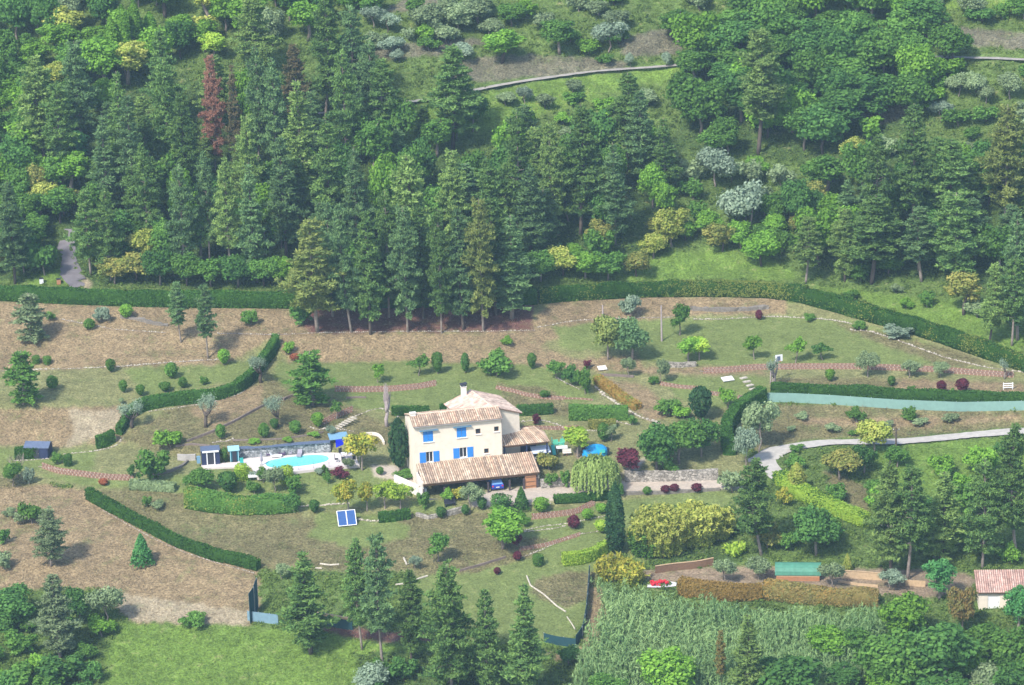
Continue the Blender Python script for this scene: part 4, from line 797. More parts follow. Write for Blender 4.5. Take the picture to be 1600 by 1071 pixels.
e = T('garden_cart', 378, 727, 1.62, R(10), 'small teal chair standing by the bathing hut', 'chair')
MB().box((0, 0, .45), (.5, .5, .06)).build('seat', teal, e); MB().box((0, .22, .75), (.5, .06, .55)).build('backrest', teal, e)
for x in (-.2, .2):
    for y in (-.2, .2): MB().box((x, y, .21), (.05, .05, .42)).build('leg', teal, e)
e.name = 'garden_chair'
def parasol(u, v, z, lab, h=2.4, m=None):
    e = T('closed_parasol', u, v, z, 0, lab, 'parasol'); m = m or white
    mb = MB(); mb.tube([(0, 0, .1), (0, 0, h)], .035, 8); mb.build('pole', metal, e); mb = MB(); mb.tube([(0, 0, h*.3), (.02, 0, h*.36), (0, 0, h*.6), (0, 0, h*.97), (0, 0, h+.08)], [.10, .19, .15, .06, .01], 9); mb.build('folded_canopy', m, e, True)
    mb = MB(); mb.tube([(0, 0, 0), (0, 0, .1)], .3, 12); mb.build('base', concrete, e)
parasol(409, 727, 1.62, 'closed grey parasol at the left rim of the pool', 1.9, fabricg); parasol(542, 719, 1.62, 'closed white parasol over the dining set at the pool end', 2.4, white)
def lounger(u, v, rz, lab, m, fm):
    e = T('sun_lounger', u, v, 1.62, rz, lab, 'sun lounger', 'furniture along the pool wall')
    MB().box((0, -.3, .3), (.65, 1.3, .09)).build('mattress', m, e); MB().box((0, .52, .5), (.65, .09, .62), tilt=('X', -.7)).build('backrest', m, e); MB().box((0, -.1, .2), (.6, 1.5, .06)).build('frame', fm, e)
    for x in (-.26, .26):
        for y in (-.7, .5): MB().box((x, y, .1), (.06, .06, .2)).build('leg', fm, e)
lounger(468, 712.5, R(-5), 'white slatted sun lounger nearest the pool on the deck behind it', fabricg, white); lounger(430, 715, R(95), 'low white sun lounger lying along the left of the pool', white, white)
def armchair(u, v, rz, lab, m, z=1.62, grp='furniture along the pool wall'):
    e = T('garden_armchair', u, v, z, rz, lab, 'armchair', grp)
    MB().box((0, 0, .28), (.75, .75, .25)).build('seat', m, e); MB().box((0, .36, .6), (.8, .14, .55)).build('backrest', m, e)
    for x in (-.4, .4): MB().box((x, 0, .38), (.12, .75, .42)).build('armrest', m, e)
    for x in (-.3, .3):
        for y in (-.3, .3): MB().box((x, y, .08), (.07, .07, .16)).build('leg', darkm, e)
armchair(421, 712, R(10), 'dark armchair left end of the row under the pool wall', purplem); armchair(441, 711, 0, 'purple black armchair in the middle of the pool wall row', purplem); armchair(452, 709.5, R(-8), 'rounded lilac armchair right end of the row by the wall', fabricg)
tb = T('dining_table', 543, 716, 1.62, R(12), 'white garden dining table under the closed white parasol', 'table'); MB().box((0, 0, .74), (1.7, .95, .06)).build('tabletop', white, tb)
for x in (-.7, .7):
    for y in (-.38, .38): MB().box((x, y, .36), (.07, .07, .72)).build('leg', white, tb)
def chair(u, v, rz, lab):
    e = T('garden_chair', u, v, 1.62, rz, lab, 'chair', 'dark chairs round the white table'); MB().box((0, 0, .45), (.5, .5, .07)).build('seat', darkm, e); MB().box((0, .24, .78), (.5, .06, .6)).build('backrest', darkm, e)
    for x in (-.21, .21):
        for y in (-.21, .21): MB().box((x, y, .21), (.05, .05, .42)).build('leg', white, e)
for k, (u, v, r_, lb) in enumerate([(533, 712, 30, 'dark chair behind the left of the white table'), (552, 711, -20, 'dark chair behind the right of the white table'), (526, 722, 95, 'dark slatted chair at the left end of the white table'), (537, 724, 170, 'dark chair in front of the white table, left one'), (553, 722, 200, 'dark chair in front of the white table, right one'), (559, 716, -90, 'dark chair at the right end of the white table')]): chair(u, v, R(r_), lb)
# pool fence posts with wire
c, d, nrm = along([(396, 747), (437, 746), (458, 738.5), (528, 731.5), (562, 728.5)], 2.1); pf = empty('pool_fence', c[0], 0, 'thin grey post and wire fence along the front of the pool deck', 'fence')
for q in c: mb = MB(); mb.tube([q-c[0]-[0, 0, .2], q-c[0]+[0, 0, 1.15]], .03, 6); mb.build('post', metal, pf)
mb = MB(); [mb.tube([q-c[0]+[0, 0, hz_] for q in c], .008, 4) for hz_ in (.35, .75, 1.1)]; mb.build('wire', metal, pf)
e = T('planter_box', 395, 745, 1.5, R(8), 'white low planter box with grey shrub beside the pool fence', 'planter'); MB().box((0, 0, .18), (1.3, .7, .36)).build('box', white, e)
b_l, tt = blob_leaves(np.array([[-.3, 0, .5], [.3, 0, .5]]), [.35, .35], 500, .12, rng); leaves_mesh('shrub', b_l, tt, LM['silver'], e)
# solar panels
e = T('solar_panel', 543, 822, None, R(10), 'pair of framed blue solar panels tilted on the lower lawn', 'solar panel')
for x in (-.62, .62):
    g_ = MB().box((x, .55, .95), (1.14, .05, 2.1), tilt=('X', -.75)).build('glass_panel', mat('solar_blue', (.03, .09, .26), .45, .15, 2, spec=.3), e)
    f_ = MB(); M_ = Matrix.Rotation(-.75, 3, 'X')
    for dx, dz, w_, h_ in ((-.60, 0, .09, 2.24), (.60, 0, .09, 2.24), (0, 1.09, 1.11, .08), (0, -1.09, 1.11, .08)): q = Vector((x, .55, .95))+M_ @ Vector((dx, -.03, dz)); f_.box(q, (w_, .09, h_), tilt=('X', -.75))
    f_.build('frame', white, g_)
for x in (-1, 1): mb = MB(); mb.tube([(x, 1.2, -.2), (x, 1.2, 1.55)], .04, 6); mb.build('strut', metal, e)
# play corner right of the house
e = T('play_tent', 930, 712, None, R(15), 'turquoise blue play tent on the lawn behind the willow', 'play tent')
mb = MB(); V = []; m_ = 16; rings = [(1.35, 0), (1.42, .5), (1.3, 1.0), (.85, 1.45), (.25, 1.65)]
for r_, z in rings: V += [(math.cos(a)*r_*1.35, math.sin(a)*r_*.9, z) for a in np.linspace(0, 6.283, m_, endpoint=False)]
mb.add(V, [(k*m_+i, k*m_+(i+1) % m_, (k+1)*m_+(i+1) % m_, (k+1)*m_+i) for k in range(4) for i in range(m_)]+[tuple(4*m_+i for i in range(m_))]); mb.build('canopy', turq, e, True); MB().box((1.75, -.3, .55), (.3, .7, 1.0)).build('entrance', darkm, e); MB().box((.7, -1.05, .9), (.8, .2, .5), tilt=('X', -.3)).build('window_flap', teal, e)
e = T('climbing_frame', 866, 704, None, R(10), 'mint green climbing frame with slide behind the white table', 'climbing frame')
for x in (-.2, 1.3):
    for y in (-.5, .5): MB().box((x, y, .9), (.09, .09, 1.8)).build('post', teal, e)
MB().box((.55, 0, 1.0), (1.5, 1.0, .08)).build('platform', mint, e); MB().box((.1, -.55, 1.45), (.7, .06, .7)).build('panel', mint, e); MB().box((1.1, -.55, 1.55), (.7, .06, .6)).build('panel', mint, e)
MB().box((-.3, -1.1, .5), (.5, 1.6, .07), tilt=('X', .7)).build('slide', teal, e)
e = T('awning_table', 878, 707, None, R(0), 'white rectangular garden table left of the lime green tree', 'table'); MB().box((0, 0, .8), (1.6, 1.2, .08)).build('tabletop', white, e); [MB().box((x, y, .37), (.08, .08, .78)).build('leg', metal, e) for x in (-.65, .65) for y in (-.45, .45)]; e.name = 'garden_table'
e = T('gazebo', 845, 723, None, R(12), 'pale blue fabric gazebo beside the veranda roof', 'gazebo'); MB().box((0, 0, 1.95), (2.6, 1.7, .07), tilt=('X', .3)).build('canopy', mat('pale_fabric', (.55, .62, .75), .8, .05, 2), e); [MB().box((x, y, .9), (.08, .08, 1.9+y*.5)).build('post', navy, e) for x in (-1.15, 1.15) for y in (-.7, .7)]
for k, (u, v) in enumerate([(882.5, 712), (889.5, 711.5)]):
    e = T('garden_bench', u, v, None, R(5), 'cream wooden bench under the lime tree, %s of the pair' % ('left', 'right')[k], 'bench'); MB().box((0, 0, .42), (.6, .45, .06)).build('seat', plasterw, e); MB().box((0, .2, .7), (.6, .06, .4)).build('backrest', plasterw, e); [MB().box((x, 0, .2), (.07, .4, .4)).build('leg', wood, e) for x in (-.24, .24)]
# shed, tunnel shed, hut, poles
def barn(name, lab, cat, u, v, rz, w_, d_, h_, rise, wm, rm, curved=False, door=None):
    e = T(name, u, v, None, rz, lab, cat); mb = MB(); n_ = 9 if curved else 3
    arc = [(-d_/2*math.cos(math.pi*i/(n_-1)), h_+rise*math.sin(math.pi*i/(n_-1))) for i in range(n_)] if curved else [(-d_/2, h_), (0, h_+rise), (d_/2, h_)]
    V = []; 
    for x in (-w_/2, w_/2): V += [(x, d_/2, -.4), ] + [(x, y, z) for y, z in arc[::-1]] + [(x, -d_/2, -.4)]
    k = n_+2; mb.add(V, [tuple(range(k)), tuple(range(2*k-1, k-1, -1)), (k-1, 2*k-1, 2*k-2, k-2), (0, 1, k+1, k)]); mb.build('wall', wm, e)
    rf = MB(); o_ = .18; Ve = []
    for x in (-w_/2-o_, w_/2+o_): Ve += [(x, y*1.06, z+.03) for y, z in arc]+[(x, y*1.06, z+.10) for y, z in arc]
    q = 2*n_; F = []
    for i in range(n_-1): F += [(i, i+1, q+i+1, q+i), (n_+i, q+n_+i, q+n_+i+1, n_+i+1), (i, n_+i, n_+i+1, i+1), (q+i, q+i+1, q+n_+i+1, q+n_+i)]
    F += [(0, q, q+n_, n_), (n_-1, 2*n_-1, q+2*n_-1, q+n_-1)]; rf.add(Ve, F); rf.build('roof', rm, e, False); return e
e = barn('garden_shed', 'small navy blue shed with slate grey roof behind a low hedge', 'shed', 61, 710, R(-8), 3.3, 2.6, 1.35, .55, navy, slate)
d_ = MB().box((0, -1.33, .55), (.8, .05, 1.2)).build('door', darkm, e); MB().box((.3, -1.37, .6), (.05, .04, .15)).build('handle', metal, d_)
e = barn('tunnel_shed', 'tunnel shaped shed under green tarpaulin with wooden base in the yard', 'shed', 1247, 902, R(-6), 5.6, 2.6, .75, 1.15, woodl, greenc, True)
f_ = MB(); [f_.box((2.83, y, 1.0), (.08, .1, 1.6)) for y in (-1.1, 0, 1.1)]; f_.box((2.83, 0, .8), (.06, 2.3, .1)); f_.build('end_frame', darkm, e); bd = MB(); [bd.box((0, -1.33, z), (5.6, .05, .16)) for z in (.1, .32, .54)]; bd.build('side_boards', woodo, e)
e = T('tiled_hut', 1529, 953, None, R(-3), 'cream hut with pinkish tiled roof and white door at right edge', 'hut')
mb = MB(); panel(mb, Vector((0, 0, -.5)), X, EZ, -Y, 6.5, 3.0, [(1.15, 2.65, .5, 2.4)], .15); mb.add([(0, 0, -.5), (0, 0, 2.5), (0, 3.6, 3.7), (0, 3.6, -.5)], [(3, 2, 1, 0)]); mb.add([(6.5, 0, -.5), (6.5, 0, 2.5), (6.5, 3.6, 3.7), (6.5, 3.6, -.5)], [(0, 1, 2, 3)]); mb.add([(0, 3.6, -.5), (6.5, 3.6, -.5), (6.5, 3.6, 3.7), (0, 3.6, 3.7)], [(0, 1, 2, 3)]); mb.build('wall', plaster, e)
dd = MB().box((1.9, .12, .95), (1.5, .06, 1.9)).build('door', white, e); MB().box((2.5, .07, 1.0), (.06, .05, .2)).build('handle', metal, dd)
dd = MB().box((5.2, -.03, 1.2), (.9, .06, .8)).build('shutter', bluet, e)
tile_roof('roof', (-.3, -.35, 2.42), (6.8, -.35, 2.42), (6.8, 3.8, 3.85), (-.3, 3.8, 3.85), e, pitch=.27, pal=[(.42, .25, .20), (.46, .29, .24), (.40, .24, .19), (.50, .35, .29)])
def pole(u, v, hp, lab, m, name='utility_pole', arm=True):
    p = G(u, v); H = hp/pxm(p)/.945; e = empty(name, p, 0, lab, 'pole'); mb = MB(); mb.tube([(0, 0, -.4), (0, 0, H*.5), (0, 0, H)], [.15, .13, .10], 8); mb.build('shaft', m, e)
    if arm: MB().box((0, 0, H-.35), (.9, .09, .09)).build('crossarm', m, e); [MB().box((x, 0, H-.24), (.06, .06, .14)).build('insulator', white, e) for x in (-.38, .38)]
pole(1034, 533, 55, 'tall bare grey pole on the upper lawn right of the grey pines', claywood, arm=False); pole(1400, 716, 48, 'dark wooden pole with small crossarm beside the upper gravel road', barkd)
pole(942, 497, 20, 'short pale post above the two grey pines', claywood, 'wooden_post', False)
# basketball hoop
e = T('basketball_hoop', 1204, 600, None, R(20), 'basketball backboard on a curved grey pole by the pruned olive', 'basketball hoop')
mb = MB(); mb.tube([(0, 0, -.2), (0, 0, 1.2), (.05, 0, 2.2), (.35, 0, 2.9), (.85, 0, 3.25), (1.3, 0, 3.3)], .09, 8); mb.build('pole', claywood, e)
MB().box((1.35, 0, 3.75), (1.15, .06, 1.0)).build('backboard', white, e); MB().box((1.3, -.04, 3.7), (.5, .03, .65)).build('backboard_square', slate, e); mb = MB(); mb.tube([(1.35+.22*math.cos(a), -.35+.22*math.sin(a), 3.35) for a in np.linspace(0, 6.283, 12)], .02, 5); mb.build('rim', redp, e)
e = T('white_rack', 1575, 609, None, R(2), 'small white slatted rack standing on the dry ground far right', 'rack'); f_ = MB(); [f_.box((x, 0, .55), (.09, .09, 1.1)) for x in (-.65, .65)]; [f_.box((0, -.06, z), (1.5, .05, .13)) for z in (.35, .65, .95)]; f_.build('slats', white, e)
e = T('lawn_slab', 1137, 595, None, R(20), 'tilted white slab lying on the lawn below the long tile border', 'slab'); MB().box((0, 0, .3), (1.7, 1.1, .12), tilt=('X', .25)).build('slab', white, e); MB().box((.3, .2, .1), (.5, .4, .25)).build('support', kerbm, e)
e = T('lawn_slab', 941, 578, None, R(15), 'cream tilted slab on the ground below the two grey pines', 'slab'); MB().box((0, 0, .3), (1.3, 1.0, .12), tilt=('X', .3)).build('slab', plasterw, e); MB().box((.3, .2, .1), (.5, .4, .25)).build('support', kerbm, e)
e = T('stone_steps', 1192, 618, None, R(25), 'pale flagstone steps climbing beside the gnarled olive trunk', 'steps'); [MB().box((-.9+.25*i*.3, i*1.05-1.5, i*.24-.1), (1.1, .6, .14), R(random.uniform(-12, 12))).build('step', stonew, e) for i in range(7)]
e = T('stone_steps', 528, 668, None, R(-40), 'cream steps curving up beside the short terracotta border', 'steps'); [MB().box((.1*i, i*.5-.3, i*.13), (1.2, .3, .12)).build('step', stonew, e) for i in range(7)]
# red heap on the pale sheet
e = T('red_cloth_heap', 1030, 914, None, 0, 'crumpled bright red cloth heap on a white sheet in the yard', 'cloth heap'); mb = MB()
for i in range(26): mb.rock((random.uniform(-1.1, 1.1), random.uniform(-.6, .5), .15+random.random()*.4), .1+.2*random.random(), 0, .8)
mb.build('cloth', redp, e); mb = MB(); mb.add([(x*.8+.1*math.sin(i*2.3), y*.8, .05+.05*math.sin(i*1.7)) for i, (x, y) in enumerate([(-2, -1), (-.5, -1.4), (1, -1.2), (2.6, -.7), (2.9, .6), (1.5, 1.3), (-.5, .9), (-1.8, .5)])], [tuple(range(8))]); mb.build('ground_sheet', mat('sheet_white', (.62, .60, .63), .8, .25, 2.5), e)
# fallen pale stems on the bottom lawn
def log(lab, pts, r_, m=None, lift=.1):
    w_ = PG([p[0] for p in pts], [p[1] for p in pts]); c_ = w_.mean(0); mb = MB(); mb.tube([q-c_+[0, 0, lift] for q in w_], r_, 7); o = mb.build('fallen_log', m or stonew); o.location = c_; tag(o, lab, 'log')
log('long pale log lying across the lower lawn left of the netting', [(823, 901), (829, 916), (850, 930), (870, 948), (884, 957)], .11); log('short pale stick lying on the lower lawn below the long log', [(886, 965), (893, 975), (899, 985)], .08)
log('white forked branch in front of the slender pale tree', [(631, 873), (636, 884), (642, 880), (649, 875)], .14); log('pale log on the ground right of the front pines', [(618, 915), (640, 912), (655, 905), (668, 901)], .14); log('pale log behind the top of the left front pine', [(500, 882), (515, 884), (530, 883)], .13); log('second pale log, shorter, just below the upper one behind the pines', [(493, 889), (503, 889)], .12)
